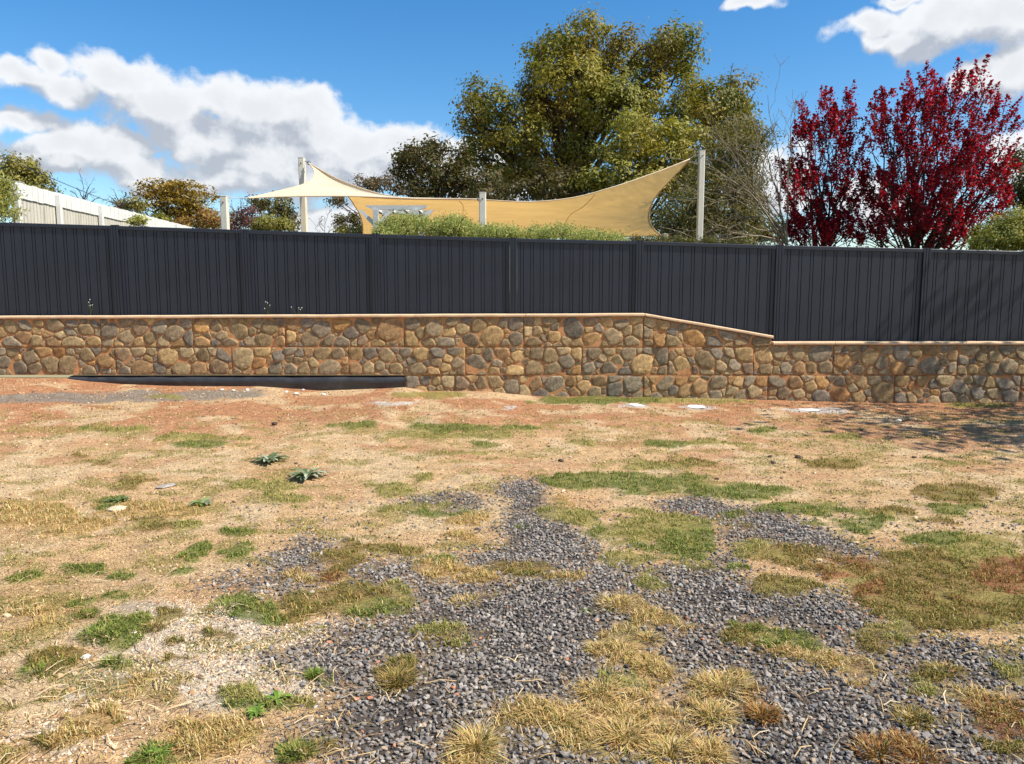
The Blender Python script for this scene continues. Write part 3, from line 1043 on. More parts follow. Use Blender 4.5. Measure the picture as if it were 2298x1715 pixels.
def build_white_fence():
    A = np.array(atY(22, 408, 14.0))
    B = np.array(atY(427, 509, 23.9))
    A[2] = B[2] = (A[2] + B[2]) / 2
    d = (B - A)
    d[2] = 0
    L = np.linalg.norm(d)
    d /= L
    nrm = np.array((d[1], -d[0], 0))          # faces the lot (+X)
    wf = thing('paling_fence', 'white weathered timber paling fence with a brighter upper tier of boards', 'fence', (A[0], A[1], 1.15))
    top = A[2]
    zmid = top - 0.27
    rng = np.random.default_rng(5)

    def plank(name, s0, s1, z0, z1, o0, o1, mat, parent=wf):
        p = [A + d * s0, A + d * s1]
        V = []
        for z in (z0, z1):
            for (q, off) in ((p[0], o0), (p[1], o0), (p[1], o1), (p[0], o1)):
                v = q + nrm * off
                V.append((v[0], v[1], z))
        return obj(name, V, np.array(BOXQ), mat, parent)
    s = 0.0
    while s < L:                               # lower boards
        w = 0.115
        plank('lower_board', s + .010, min(s + w, L), 1.0, zmid + .05, 0.0, 0.016, M_OLDWHITE)
        s += w + .005
    s = 0.0
    while s < L:                               # upper boards stand proud of the lower ones
        w = rng.choice([0.19, 0.2, 0.23])
        plank('upper_board', s + .008, min(s + w, L), zmid + rng.normal(0, .004), top + rng.normal(0, .006), 0.022, 0.042, M_WHITE)
        s += w + .005
    plank('fence_rail', 0, L, zmid - .60, zmid - .51, -0.05, -0.002, M_OLDWHITE)
    plank('fence_rail', 0, L, top - .21, top - .12, -0.05, -0.002, M_OLDWHITE)
    for px, yt in ((22, 3), (140, 0), (233, 0), (322, 0), (400, 0)):
        f = (px - W / 2) / FPX
        # where the fence line crosses that bearing
        t = (f * A[1] - A[0]) / (d[0] - f * d[1])
        if t < 0:
            t = 0.0
        plank('fence_post', t, t + .10, 1.0, top - .06, 0.045, 0.12, M_WHITE)
    # cast service pipe clipped to the boards
    return A, d, L


build_white_fence()


# ------------------------------------------------------------------ shade sails and their posts
def post(px, ptop, Y, w, label, lean=0.0):
    p = atY(px, ptop, Y)
    g = float(gz(p[0])) - 0.1
    t = thing('sail_post', label, 'post', (p[0], Y, g))
    h = w / 2
    b = h * .22
    pr = [(-h, -h + b), (-h + b, -h), (h - b, -h), (h, -h + b), (h, h - b), (h - b, h), (-h + b, h), (-h, h - b)]
    V = [(p[0] + a + lean, Y + c, g) for a, c in pr] + [(p[0] + a, Y + c, p[2] - .012) for a, c in pr]
    Q = [(j, (j + 1) % 8, 8 + (j + 1) % 8, 8 + j) for j in range(8)]
    MB().add(V, Q).build('shaft', M_CREAMPOST, t)
    V = [(p[0] + a * 1.05, Y + c * 1.05, p[2] - .012) for a, c in pr] + [(p[0] + a * 1.05, Y + c * 1.05, p[2]) for a, c in pr] + [(p[0], Y, p[2] + .01)]
    MB().add(V, Q, [(8 + j, 8 + (j + 1) % 8, 16) for j in range(8)] + [((j + 1) % 8, j, 16) for j in range(0)]).build('post_cap', M_CREAMPOST, t)
    # eye bolt
    MB().tube([(p[0], Y - h, p[2] - .12), (p[0], Y - h - .05, p[2] - .12)], 0.012).build('eye_bolt', M_WIRE, t)
    return p


p_sl = post(503, 440, 14.4, 0.125, 'short cream post holding the low tip of the pale sail', 0.0)
p_tl = post(677, 354, 16.2, 0.125, 'tall cream post holding the peak of the pale sail', 0.03)
p_m = post(1083, 432, 14.4, 0.125, 'cream post rising through the hedge in front of the tan sail')
p_lr = post(1493, 525, 19.6, 0.125, 'stubby cream post top at the low corner of the tan sail')
p_tr = post(1575, 338, 17.0, 0.125, 'tall cream post holding the high corner of the tan sail')


def edge3(pts, Ys, n):
    """photo polyline + depths -> smooth 3-D curve"""
    d = np.concatenate([[0], np.cumsum([math.dist(a, b) for a, b in zip(pts[:-1], pts[1:])])])
    Yi = np.interp(d / d[-1], np.linspace(0, 1, len(Ys)), Ys)
    return spline([atY(x, y, Y) for (x, y), Y in zip(pts, Yi)], n)


def build_sails():
    n = 28
    # pale sail, seen from its upper side
    Lc = edge3([(693, 366), (703, 380), (706, 390), (700, 403), (680, 414), (640, 425), (603, 434), (553, 445)], (16.1, 15.3, 14.5), n)
    Rc = edge3([(693, 366), (752, 399), (807, 421), (861, 437), (902, 443), (970, 445), (1076, 447)], (16.1, 15.6, 15.2, 14.5), n)
    Bc = edge3([(553, 445), (640, 441.5), (720, 440.5), (780, 440.5), (860, 443), (930, 446), (1076, 447.5)], (14.5, 14.75, 14.85, 14.75, 14.5), n)
    t = np.linspace(0, 1, n)
    S = np.zeros((n, n, 3))
    for i in range(n):
        for j in range(n):
            s = t[j]
            S[i, j] = (1 - s) * Lc[i] + s * Rc[i] + t[i] * (Bc[j] - ((1 - s) * Bc[0] + s * Bc[-1]))
    a = thing('shade_sail', 'pale cream shade sail stretched to a peak beside the tall post', 'shade sail', Bc[n // 2])
    obj('cloth', S.reshape(-1, 3), grid_quads(n, n), M_SAIL, a, True)
    for c in (Lc, Rc, Bc):
        MB().tube(c, 0.012, 5).build('hem', M_SAIL, a, True)
    MB().tube([p_tl + np.array((.05, 0, -.06)), Lc[0]], 0.008, 5).build('tension_wire', M_WIRE, a)
    MB().tube([Lc[-1], p_sl + np.array((.06, 0, -.03))], 0.008, 5).build('tension_wire', M_CABLEW, a)
    MB().tube([Bc[-1], p_m + np.array((-.06, 0, -.1))], 0.008, 5).build('tension_wire', M_CABLEW, a)
    def ring(p, par):
        q = np.linspace(0, 2 * math.pi, 13)
        MB().tube([p + np.array((math.cos(a_) * .035, 0, math.sin(a_) * .035)) for a_ in q], .007, 5, False).build('corner_ring', M_WIRE, par, True)
    for p in (Lc[0], Lc[-1], Bc[-1]):
        ring(p, a)
    # tan sail, seen from below
    n = 36
    Fr = edge3([(742, 437), (800, 441), (902, 446.5), (1000, 447.5), (1080, 448.5), (1190, 453), (1285, 444), (1379, 419), (1455, 393), (1519, 369), (1548, 357)], (16.3, 15.8, 15.6, 15.6, 15.9, 16.9), n)
    Rt = edge3([(1548, 357), (1537, 370), (1503, 406), (1474, 439), (1460, 467), (1457, 487), (1462, 506), (1484, 529)], (16.9, 18.0, 19.4), n)
    Bk = edge3([(808, 552), (900, 543), (1100, 535), (1300, 532), (1400, 531), (1484, 529)], (19.6, 19.0, 18.8, 19.0, 19.4), n)
    Lf = edge3([(742, 437), (780, 441), (796, 462), (807, 481), (813, 500), (814, 525), (808, 552)], (16.3, 17.6, 19.6), n)
    t = np.linspace(0, 1, n)
    S = np.zeros((n, n, 3))
    for i in range(n):
        for j in range(n):
            u, v = t[j], t[i]
            C = (1 - v) * Fr[j] + v * Bk[j] + (1 - u) * Lf[i] + u * Rt[i]
            C = C - ((1 - u) * (1 - v) * Fr[0] + u * (1 - v) * Fr[-1] + (1 - u) * v * Bk[0] + u * v * Bk[-1])
            S[i, j] = C
            S[i, j, 2] -= 0.10 * math.sin(math.pi * min(1, v * 2.2)) * math.sin(math.pi * u) * (v < .4545)
    b = thing('shade_sail', 'tan shade sail sweeping up to the tall post, seen from underneath', 'shade sail', Fr[n // 2])
    obj('cloth', S.reshape(-1, 3), grid_quads(n, n), M_SAIL, b, True)
    for c in (Fr, Rt, Bk, Lf):
        MB().tube(c, 0.013, 5).build('hem', M_SAIL, b, True)
    for p in (Fr[-1], Rt[-1], Fr[0]):
        ring(p, b)
    for j in (12, 24):
        MB().tube(S[1:-1, j] + np.array((0, 0, -.006)), .006, 4, False).build('seam', M_SAIL, b, True)
    MB().tube([Fr[-1], p_tr + np.array((-.06, 0, -.05))], 0.009, 5).build('tension_wire', M_WIRE, b)
    MB().tube([Rt[-1], p_lr + np.array((-.06, 0, -.05))], 0.009, 5).build('tension_wire', M_WIRE, b)
    MB().tube([Fr[0], p_tl + np.array((.06, 0, -.70))], 0.009, 5).build('tension_wire', M_WIRE, b)
    MB().tube([Bk[0], Bk[0] + np.array((-.5, .5, -.1))], 0.009, 5).build('tension_wire', M_WIRE, b)


build_sails()


# ------------------------------------------------------------------ white pergola under the tan sail
def build_pergola():
    Y = 13.6
    pl = atY(842, 480, Y)
    pg = thing('pergola', 'small white timber pergola with shaped rafter ends among the hedge', 'pergola', (pl[0], Y, float(gz(pl[0])) - .05))
    z1 = atY(842, 460, Y)[2]
    z0 = atY(842, 470, Y)[2]
    xa, xb = atY(818, 460, Y)[0], atY(957, 460, Y)[0]
    g = float(gz(pl[0])) - .05
    for yy in (Y + .06, Y + .9):
        # beams with bevelled ends
        V = []
        for y_ in (yy, yy + .045):
            V += [(xa, y_, z1), (xb, y_, z1), (xb - .02, y_, z0 + .03), (xb - .10, y_, z0), (xa + .14, y_, z0), (xa + .02, y_, z0 + .05)]
        Q = [(j, (j + 1) % 6, 6 + (j + 1) % 6, 6 + j) for j in range(6)]
        MB().add(V, Q, [(0, i + 1, i) for i in range(1, 5)] + [(6, 6 + i, 6 + i + 1) for i in range(1, 5)]).build('beam', M_PERGOLA, pg)
    for px in (842, 932):
        x = atY(px, 480, Y)[0]
        for yy in (Y, Y + .95):
            MB().box((x - .045, yy - .045 + .06, g), (x + .045, yy + .045 + .06, z0 - .002)).build('post', M_PERGOLA, pg)
        # knee braces
        for s in (-1, 1):
            V = []
            for y_ in (Y + .065, Y + .10):
                V += [(x + s * .046, y_, z0 - .28), (x + s * .046, y_, z0 - .18), (x + s * .24, y_, z0 - .003), (x + s * .32, y_, z0 - .003)]
            Q = [(j, (j + 1) % 4, 4 + (j + 1) % 4, 4 + j) for j in range(4)] + [(0, 1, 2, 3), (7, 6, 5, 4)]
            MB().add(V, Q).build('brace', M_WHITE, pg)
    # rafters over the beams, ends cut to a curve
    for px in (836, 868, 900, 932):
        x = atY(px, 470, Y)[0]
        side = [(.108, z1 - .006), (.108, z1 - .05), (.898, z1 - .05), (.898, z1 - .006)]
        k = len(side)
        V = [(x - .02, Y + a, z) for a, z in side] + [(x + .02, Y + a, z) for a, z in side]
        Q = [(j, (j + 1) % k, k + (j + 1) % k, k + j) for j in range(k)]
        c0 = [(x - .02, Y + .5, z1 - .03), (x + .02, Y + .5, z1 - .03)]
        mb = MB().add(V, Q)
        mb.add(V[:k] + c0[:1], T=[(j, (j + 1) % k, k) for j in range(k)]).add(V[k:] + c0[1:], T=[((j + 1) % k, j, k) for j in range(k)])
        mb.build('rafter', M_WHITE, pg)


build_pergola()


# ------------------------------------------------------------------ trees
def leaf_quads(P, N, L, wid, rng):
    """diamond leaves at P with normals N, length L"""
    n = len(P)
    r = rng.normal(size=(n, 3))
    A = np.cross(N, r)
    A /= np.linalg.norm(A, axis=1)[:, None] + 1e-9
    B = np.cross(N, A)
    L = np.broadcast_to(np.asarray(L), (n,))[:, None]
    V = np.stack([P - A * L * .5, P + B * L * wid * .5 + N * L * .06, P + A * L * .5, P - B * L * wid * .5 + N * L * .06], 1).reshape(-1, 3)
    Q = np.arange(4 * n).reshape(-1, 4)
    return V, Q


def leaf_cols(n, pal, rng, per=4, sub=None):
    pal = np.array(pal)
    i = rng.integers(len(pal), size=n) if sub is None else sub
    j = rng.integers(len(pal), size=n)
    f = rng.random(n)[:, None] * .5
    c = pal[i] * (1 - f) + pal[j] * f
    c = c * rng.uniform(.87, 1.13, (n, 1))
    return np.repeat(c, per, axis=0)


def bend(a, b, rng, n=6, k=.12, lift=0.0):
    a, b = np.asarray(a, float), np.asarray(b, float)
    L = np.linalg.norm(b - a)
    t = np.linspace(0, 1, n)[:, None]
    off = rng.normal(0, k * L, 3)
    w = np.sin(t * math.pi)
    P = a + (b - a) * t + off * w * .6
    P[:, 2] += (w[:, 0] * lift * L)
    P[1:-1] += rng.normal(0, .02 * L, (n - 2, 3))
    return P


COVER = 1.55
FINE = 2.1


def tree(name, label, cat, Y0, clumps, base_px, pal, leaf=0.14, sub_r=0.34, sub_n=26, cover=1.6, trunk_r=0.16, mat=None, bark=None, group=None, mode='blob', seed=1, depth=0.65, wid=0.5, limbs=True, layers=2, base_z=None, fork=0.3, tint_by_clump=False):
    """clumps: view ellipses (cx, cy, rx, ry[, dy]) on the 2214 px view at distance Y0"""
    rng = np.random.default_rng(seed)
    mat = mat or M_LEAF
    bark = bark or M_BARK
    C = []
    for q in clumps:
        c = dY(q[0], q[1], Y0)
        rx = dY(q[0] + q[2], q[1], Y0)[0] - c[0]
        rz = c[2] - dY(q[0], q[1] + q[3], Y0)[2]
        C.append((c, rx, rz, q[4] if len(q) > 4 else None))
    xs = np.array([c[0][0] for c in C])
    xl = min(c[0][0] - c[1] for c in C)
    xr = max(c[0][0] + c[1] for c in C)
    xm, R = (xl + xr) / 2, max((xr - xl) / 2, .3)
    bx = dY(base_px, 500, Y0)[0]
    bz = float(gz(bx)) - .1 if base_z is None else base_z
    base = np.array((bx, Y0, bz))
    t = thing(name, label, cat, base, group)
    ell = []
    for (c, rx, rz, dy) in C:
        if dy is not None:
            ell.append((c + np.array((0, dy, 0)), rx, max(rx, rz) * .9, rz))
            continue
        room = depth * R * math.sqrt(max(0.05, 1 - ((c[0] - xm) / R) ** 2))
        nl = layers if room > rx * .6 else 1
        for k in range(nl):
            dy = rng.uniform(-room, room) if nl == 1 else (-room + 2 * room * (k + rng.uniform(.2, .8)) / nl)
            cc = c + np.array((0, dy, 0))
            cc[2] = CAMZ + (c[2] - CAMZ) * (1 + .5 * dy / Y0)
            ell.append((cc, rx * .9, max(rx, rz) * .85, rz * .86))
    P, N, sub, tw = [], [], [], MB()
    axis_top = np.array((bx, Y0, bz))
    hz = np.mean([e[0][2] for e in ell])
    forkp = base + np.array(((xm - bx) * .3, 0, max(.5, (hz - bz) * fork)))
    has_tw = False
    for ei, (c, rx, ry, rz) in enumerate(ell):
        ns = max(4, int(COVER * cover * (rx * rz + rx * ry + ry * rz) / 3 * 4 / (sub_r ** 2) * .55))
        d = rng.normal(size=(ns, 3))
        d /= np.linalg.norm(d, axis=1)[:, None]
        rad = rng.uniform(.45, 1.0, ns) ** .5
        sc_ = c + d * rad[:, None] * np.array((rx, ry, rz))
        for s, dd in zip(sc_, d):
            m = int(FINE * sub_n * rng.uniform(.6, 1.4))
            if mode == 'blob':
                off = rng.normal(size=(m, 3)) * sub_r * np.array((.46, .46, .38))
                pts = s + off
                nn = rng.normal(size=(m, 3)) * .45 + off / sub_r * .5 + np.array((0, 0, .5)) + dd * 1.0
            elif mode == 'spray':
                ax = (s - forkp)
                ax = ax / np.linalg.norm(ax) * .95 + np.array((0, 0, .38)) + rng.normal(size=3) * .28
                ax /= np.linalg.norm(ax)
                ln = sub_r * rng.uniform(.9, 3.0)
                tt = rng.random(m) ** .8
                pts = s + ax * (tt * ln)[:, None] + rng.normal(size=(m, 3)) * (sub_r * .34 * (1.15 - tt))[:, None]
                nn = rng.normal(size=(m, 3)) * .6 + np.array((0, 0, .9))
                if rng.random() < .5:
                    tw.tube([s, s + ax * ln * .5, s + ax * ln], [.010, .007, .003], 3, False)
                    has_tw = True
            elif mode == 'droop':
                off = rng.normal(size=(m, 3)) * sub_r * np.array((.5, .5, .5))
                pts = s + off
                nn = rng.normal(size=(m, 3))
                nn[:, 2] *= .35
            else:                                   # needle mats: flat layers
                off = rng.normal(size=(m, 3)) * sub_r * np.array((.8, .8, .18))
                pts = s + off
                nn = rng.normal(size=(m, 3)) * .5 + np.array((0, 0, 1.0))
            P.append(pts)
            N.append(nn)
            if tint_by_clump:
                sub.append(np.full(m, ei % len(pal)))
    P, N = np.concatenate(P), np.concatenate(N)
    N /= np.linalg.norm(N, axis=1)[:, None] + 1e-9
    V, Q = leaf_quads(P, N, .86 * leaf * rng.uniform(.6, 1.35, len(P)), wid, rng)
    cl = leaf_cols(len(P), pal, rng, 4, np.concatenate(sub) if tint_by_clump else None)
    obj('crown', V, Q, mat, t, False, cl)
    # trunk, limbs, twigs
    mb = MB()
    mb.tube(bend(base, forkp, rng, 6, .04), np.linspace(trunk_r * 1.25, trunk_r * .85, 6), 8)
    top = max(ell, key=lambda e: e[0][2])[0]
    lead = bend(forkp, forkp + (top - forkp) * .75, rng, 8, .06)
    mb.tube(lead, np.linspace(trunk_r * .8, trunk_r * .15, 8), 6)
    if limbs:
        for (c, rx, ry, rz) in ell:
            f = np.clip((c[2] - forkp[2]) / max(.3, top[2] - forkp[2]) * .55, 0, .8)
            st = lead[int(f * 7)] if f > 0.05 else forkp
            r0 = trunk_r * (.42 - .25 * f)
            mb.tube(bend(st, c, rng, 7, .09, .05), np.linspace(r0, r0 * .25, 7), 5, False)
            for _ in range(4):
                e = c + rng.normal(size=3) * np.array((rx, ry, rz)) * .6
                mb.tube(bend(c - (c - st) * rng.uniform(0, .3), e, rng, 5, .1, .05), np.linspace(r0 * .3, .008, 5), 4, False)
    if has_tw:
        mb.v += tw.v
        mb.q += [q + mb.n for q in tw.q]
        mb.n += tw.n
    mb.build('trunk', bark, t, True)
    return t


def pal(*cs, k=.8):
    return [lin(*c, k) for c in cs]


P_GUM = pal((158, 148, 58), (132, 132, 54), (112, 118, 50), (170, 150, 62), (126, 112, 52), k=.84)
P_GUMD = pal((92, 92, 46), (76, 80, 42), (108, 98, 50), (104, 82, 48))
P_LIME = pal((164, 158, 66), (138, 140, 60), (178, 164, 74), (116, 122, 54))
P_OLIVE = pal((142, 132, 68), (118, 114, 60), (158, 144, 78))
P_GOLD = pal((172, 142, 60), (150, 124, 52), (186, 154, 72), (128, 108, 52))
P_RED = pal((168, 34, 52), (128, 24, 42), (190, 44, 58), (88, 20, 36), (146, 28, 42), (104, 30, 40), k=1.1)
P_HEDGE = pal((196, 198, 112), (166, 174, 94), (212, 210, 134), (140, 152, 80))

tree('gum_tree', 'tall spreading olive-green gum tree, highest of the trees', 'tree', 30.0,
     [(1272, 68, 55, 32), (1210, 95, 45, 34), (1340, 105, 45, 42), (1165, 130, 44, 42), (1250, 128, 60, 40), (1230, 185, 95, 55), (1325, 175, 75, 55), (1165, 195, 50, 50), (1310, 240, 100, 55), (1190, 245, 70, 45), (1395, 220, 45, 55),
      (1455, 92, 55, 34), (1420, 110, 40, 34), (1480, 130, 36, 44), (1430, 150, 34, 24), (1375, 130, 14, 10),
      (1045, 205, 42, 36), (1020, 255, 36, 46), (1085, 240, 50, 40), (1060, 300, 60, 38), (1130, 300, 60, 40), (1030, 335, 45, 30), (1150, 345, 70, 35), (1245, 320, 60, 35), (1095, 375, 55, 30)],
     1235, P_GUM, leaf=0.17, sub_r=0.40, sub_n=24, cover=1.6, trunk_r=.36, seed=21, fork=.35, depth=.5, mode='blob', tint_by_clump=True)
tree('gum_tree', 'rounded gum tree with golden-olive crown beside the tallest tree', 'tree', 29.0,
     [(1500, 205, 55, 40), (1545, 225, 50, 50), (1590, 195, 38, 34), (1610, 225, 24, 36), (1520, 265, 48, 40), (1575, 265, 40, 40), (1460, 245, 38, 30), (1600, 290, 40, 30)],
     1530, P_GUM, leaf=0.16, sub_r=0.38, sub_n=24, cover=1.6, trunk_r=.22, seed=22, fork=.45, tint_by_clump=True)
tree('leafy_tree', 'sunlit yellow-green tree rising behind the high corner of the tan sail', 'tree', 25.0,
     [(1360, 270, 45, 34), (1400, 300, 60, 44), (1455, 290, 50, 36), (1340, 330, 50, 40), (1420, 350, 60, 40), (1480, 335, 50, 40), (1330, 385, 60, 35), (1400, 395, 60, 40), (1470, 385, 50, 40), (1500, 290, 30, 24), (1280, 395, 45, 28)],
     1400, P_LIME, leaf=0.15, sub_r=0.30, sub_n=24, cover=1.2, trunk_r=.18, seed=23, tint_by_clump=True)
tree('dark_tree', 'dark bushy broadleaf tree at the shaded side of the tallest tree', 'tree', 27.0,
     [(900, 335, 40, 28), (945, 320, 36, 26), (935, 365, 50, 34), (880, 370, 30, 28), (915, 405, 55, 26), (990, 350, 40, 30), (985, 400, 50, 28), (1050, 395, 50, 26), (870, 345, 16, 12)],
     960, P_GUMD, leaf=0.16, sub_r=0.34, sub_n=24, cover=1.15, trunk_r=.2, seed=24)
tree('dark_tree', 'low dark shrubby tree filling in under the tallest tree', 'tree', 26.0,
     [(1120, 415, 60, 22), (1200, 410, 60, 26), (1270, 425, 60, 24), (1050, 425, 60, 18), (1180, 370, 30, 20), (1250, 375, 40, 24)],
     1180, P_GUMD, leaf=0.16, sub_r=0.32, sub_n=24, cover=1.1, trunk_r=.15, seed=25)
tree('cypress_tree', 'dense olive cypress standing behind the tall cream post', 'tree', 23.0,
     [(1590, 300, 50, 40), (1630, 290, 26, 40), (1560, 340, 50, 40), (1620, 350, 34, 40), (1570, 400, 60, 44), (1510, 410, 50, 44), (1620, 410, 30, 40), (1480, 455, 55, 44), (1560, 465, 70, 44), (1630, 470, 34, 44), (1440, 490, 50, 40), (1500, 505, 60, 40), (1600, 515, 60, 40), (1660, 500, 30, 30)],
     1560, P_OLIVE + P_GUMD[:1], leaf=0.13, sub_r=0.30, sub_n=30, cover=1.35, trunk_r=.2, seed=26, mode='droop', wid=.3)

P_TAN = lin(190, 172, 135)
tree('red_maple', 'narrow red-leaved maple beside the bare grey branches', 'tree', 19.0,
     [(1805, 238, 34, 20), (1768, 268, 40, 30), (1828, 268, 26, 36), (1735, 310, 30, 36), (1790, 310, 46, 36), (1835, 330, 24, 40), (1715, 375, 28, 30), (1765, 385, 46, 40), (1820, 395, 34, 34), (1730, 435, 40, 30), (1795, 450, 44, 34), (1750, 500, 44, 28), (1810, 505, 36, 26), (1703, 520, 20, 14), (1740, 480, 40, 26), (1790, 480, 40, 26), (1770, 525, 60, 16), (1840, 440, 30, 30), (1730, 400, 30, 30), (1850, 500, 34, 26)],
     1772, P_RED, leaf=0.068, sub_r=0.20, sub_n=38, cover=.84, trunk_r=.08, mat=M_RED, bark=M_DARKBARK, seed=31, mode='spray', group=None, wid=.8, fork=.15)
tree('red_maple', 'broad crimson maple with feathery upright shoots, the larger of two', 'tree', 18.0,
     [(2030, 205, 50, 30), (1965, 222, 40, 30), (2100, 228, 36, 28), (1925, 255, 28, 36), (1990, 265, 60, 40), (2070, 265, 60, 44), (2130, 290, 34, 34), (1900, 305, 30, 40), (1950, 330, 54, 40), (2040, 340, 60, 40), (2110, 350, 44, 36), (1885, 380, 30, 34), (1935, 405, 46, 36), (2020, 415, 56, 40), (2100, 420, 40, 34), (2130, 410, 30, 26), (1895, 460, 40, 34), (1970, 475, 60, 34), (2060, 480, 56, 34), (2110, 480, 34, 30), (1920, 515, 50, 22), (2020, 525, 60, 22), (2080, 520, 34, 22), (1880, 510, 40, 24), (1960, 440, 60, 34), (2010, 490, 60, 30), (2110, 500, 40, 26), (2140, 380, 34, 30), (2090, 390, 50, 34), (2150, 440, 26, 24), (2150, 320, 24, 24), (1990, 370, 60, 34)],
     1985, P_RED, leaf=0.068, sub_r=0.20, sub_n=38, cover=.84, trunk_r=.10, mat=M_RED, bark=M_DARKBARK, seed=32, mode='spray', wid=.8, fork=.15)

tree('leafy_tree', 'dark green tree showing past the crimson maple', 'tree', 24.0,
     [(2210, 345, 26, 24), (2205, 400, 34, 34), (2230, 430, 40, 40), (2250, 370, 40, 40), (2270, 420, 40, 50)], 2240, P_GUMD + P_LIME[1:2], leaf=.14, sub_r=.3, cover=1.1, trunk_r=.15, seed=41)
tree('garden_shrub', 'rounded yellow-green shrub beside the crimson maple', 'shrub', 14.5,
     [(2185, 490, 40, 34), (2150, 510, 36, 26), (2220, 480, 40, 36), (2190, 520, 60, 28), (2250, 510, 40, 34), (2125, 525, 24, 16)], 2195, P_LIME + P_HEDGE[1:2], leaf=.06, sub_r=.16, sub_n=34, cover=1.4, trunk_r=.05, seed=42, layers=3)

# far garden trees beyond the pale fence
tree('far_tree', 'round-topped olive tree beyond the start of the white fence', 'tree', 42.0,
     [(40, 355, 36, 16), (20, 375, 36, 22), (60, 372, 32, 20), (85, 392, 20, 14), (45, 395, 40, 14), (90, 415, 24, 12), (40, 412, 60, 14)], 42, P_OLIVE + P_GUM[:2], leaf=.2, sub_r=.42, sub_n=26, cover=1.3, trunk_r=.2, seed=51, layers=2)
tree('far_tree', 'golden-brown spreading tree beyond the white fence', 'tree', 40.0,
     [(375, 402, 44, 12), (335, 408, 26, 10), (415, 410, 28, 14), (350, 425, 40, 12), (425, 428, 22, 12), (390, 425, 40, 14), (375, 445, 60, 14), (410, 460, 50, 16), (430, 480, 50, 20), (350, 462, 30, 12)], 382, P_GOLD, leaf=.2, sub_r=.42, sub_n=26, cover=1.15, trunk_r=.2, seed=52, mode='mat')
tree('far_shrub', 'low olive shrub just over the white fence top', 'shrub', 38.0, [(285, 440, 26, 10), (300, 446, 20, 10), (265, 446, 16, 8)], 285, P_OLIVE, leaf=.17, sub_r=.35, cover=1.2, trunk_r=.08, seed=53)
tree('far_shrub', 'small clipped yellow-green bush by the white fence end', 'shrub', 27.0, [(358, 475, 13, 9), (345, 470, 8, 6)], 357, P_LIME, leaf=.09, sub_r=.18, cover=1.5, trunk_r=.05, seed=54)
tree('far_shrub', 'rusty brown autumn shrub beside the short cream post', 'shrub', 30.0, [(455, 480, 30, 20), (420, 490, 30, 18), (490, 475, 24, 18), (440, 465, 20, 12)], 450, P_GOLD + pal((120, 60, 40), (150, 80, 50)), leaf=.13, sub_r=.3, cover=.9, trunk_r=.07, seed=55)
tree('far_shrub', 'dull wine-red autumn shrub behind the short cream post', 'shrub', 29.0, [(520, 475, 28, 20), (550, 485, 24, 18), (500, 490, 24, 16), (535, 460, 18, 12)], 525, pal((112, 62, 56), (94, 56, 50), (130, 84, 66)), leaf=.11, sub_r=.28, cover=.8, trunk_r=.06, seed=56)
tree('far_shrub', 'domed green-gold bush under the pale sail', 'shrub', 26.0, [(585, 480, 34, 18), (560, 490, 26, 14), (612, 490, 24, 14)], 588, P_LIME[:2] + P_OLIVE, leaf=.1, sub_r=.22, cover=1.5, trunk_r=.06, seed=57, layers=2)
tree('far_tree', 'dark open-crowned tree under the pale sail', 'tree', 38.0, [(590, 435, 36, 16), (562, 440, 16, 14), (620, 455, 22, 18), (600, 460, 30, 14), (632, 480, 16, 20)], 598, P_GUMD + P_OLIVE[:1], leaf=.17, sub_r=.38, cover=1.0, trunk_r=.16, seed=58)
tree('far_tree', 'grey-brown woolly tree behind the slope of the pale sail', 'tree', 36.0, [(790, 395, 26, 16), (815, 400, 20, 14), (850, 390, 26, 20), (860, 410, 22, 16), (780, 415, 22, 12), (730, 432, 22, 10)], 825, pal((122, 104, 76), (104, 90, 64), (138, 118, 86)), leaf=.15, sub_r=.36, cover=1.15, trunk_r=.14, seed=59)
tree('far_tree', 'dark small tree beside the edge of the tan sail', 'tree', 30.0, [(765, 475, 16, 16), (752, 495, 18, 14), (780, 495, 14, 18), (735, 478, 12, 10)], 762, P_GUMD, leaf=.12, sub_r=.26, cover=.9, trunk_r=.08, seed=60)
tree('far_shrub', 'pale olive shrub between the tall post and tan sail', 'shrub', 27.0, [(740, 500, 24, 12), (770, 505, 20, 10)], 752, P_OLIVE + P_LIME[:1], leaf=.10, sub_r=.24, cover=1.0, trunk_r=.05, seed=61)

# bamboo-like shrub at the near end of the white fence
tree('bamboo_shrub', 'bright green narrow-leaved shrub against the near end of the white fence', 'shrub', 13.4,
     [(5, 410, 16, 34), (-15, 440, 24, 40), (10, 455, 14, 26), (-30, 400, 24, 40), (-40, 460, 30, 30)], -15, P_LIME + P_HEDGE[:2], leaf=.10, sub_r=.16, sub_n=22, cover=1.0, trunk_r=.03, seed=62, mode='droop', wid=.25)

# hedge of soft pale-tipped shrubs rising over the fence
HED = [('tall rounded pale green hedge shrub hiding the pergola post', 12.9, [(840, 490, 28, 18.4), (870, 484, 30, 18.4), (905, 490, 30, 20.24), (860, 508, 50, 14.72), (825, 508, 22, 12.88)], 865),
       ('pale green hedge shrub with tall feathery tips beside the pergola', 12.8, [(965, 484, 28, 14.72), (985, 478, 20, 12.88), (945, 496, 32, 16.56), (985, 500, 40, 16.56), (1000, 492, 26, 14.72)], 970),
       ('low hedge shrub around the foot of the middle cream post', 12.7, [(1040, 504, 40, 12.88), (1080, 504, 40, 11.96), (1115, 510, 36, 10.12), (1030, 516, 30, 9.2)], 1075),
       ('lowest hedge shrub trailing along the fence under the tan sail', 12.6, [(1170, 506, 40, 10.12), (1215, 503, 30, 11.04), (1260, 511, 40, 9.2), (1300, 515, 36, 7.36), (1330, 518, 26, 5.52)], 1225)]
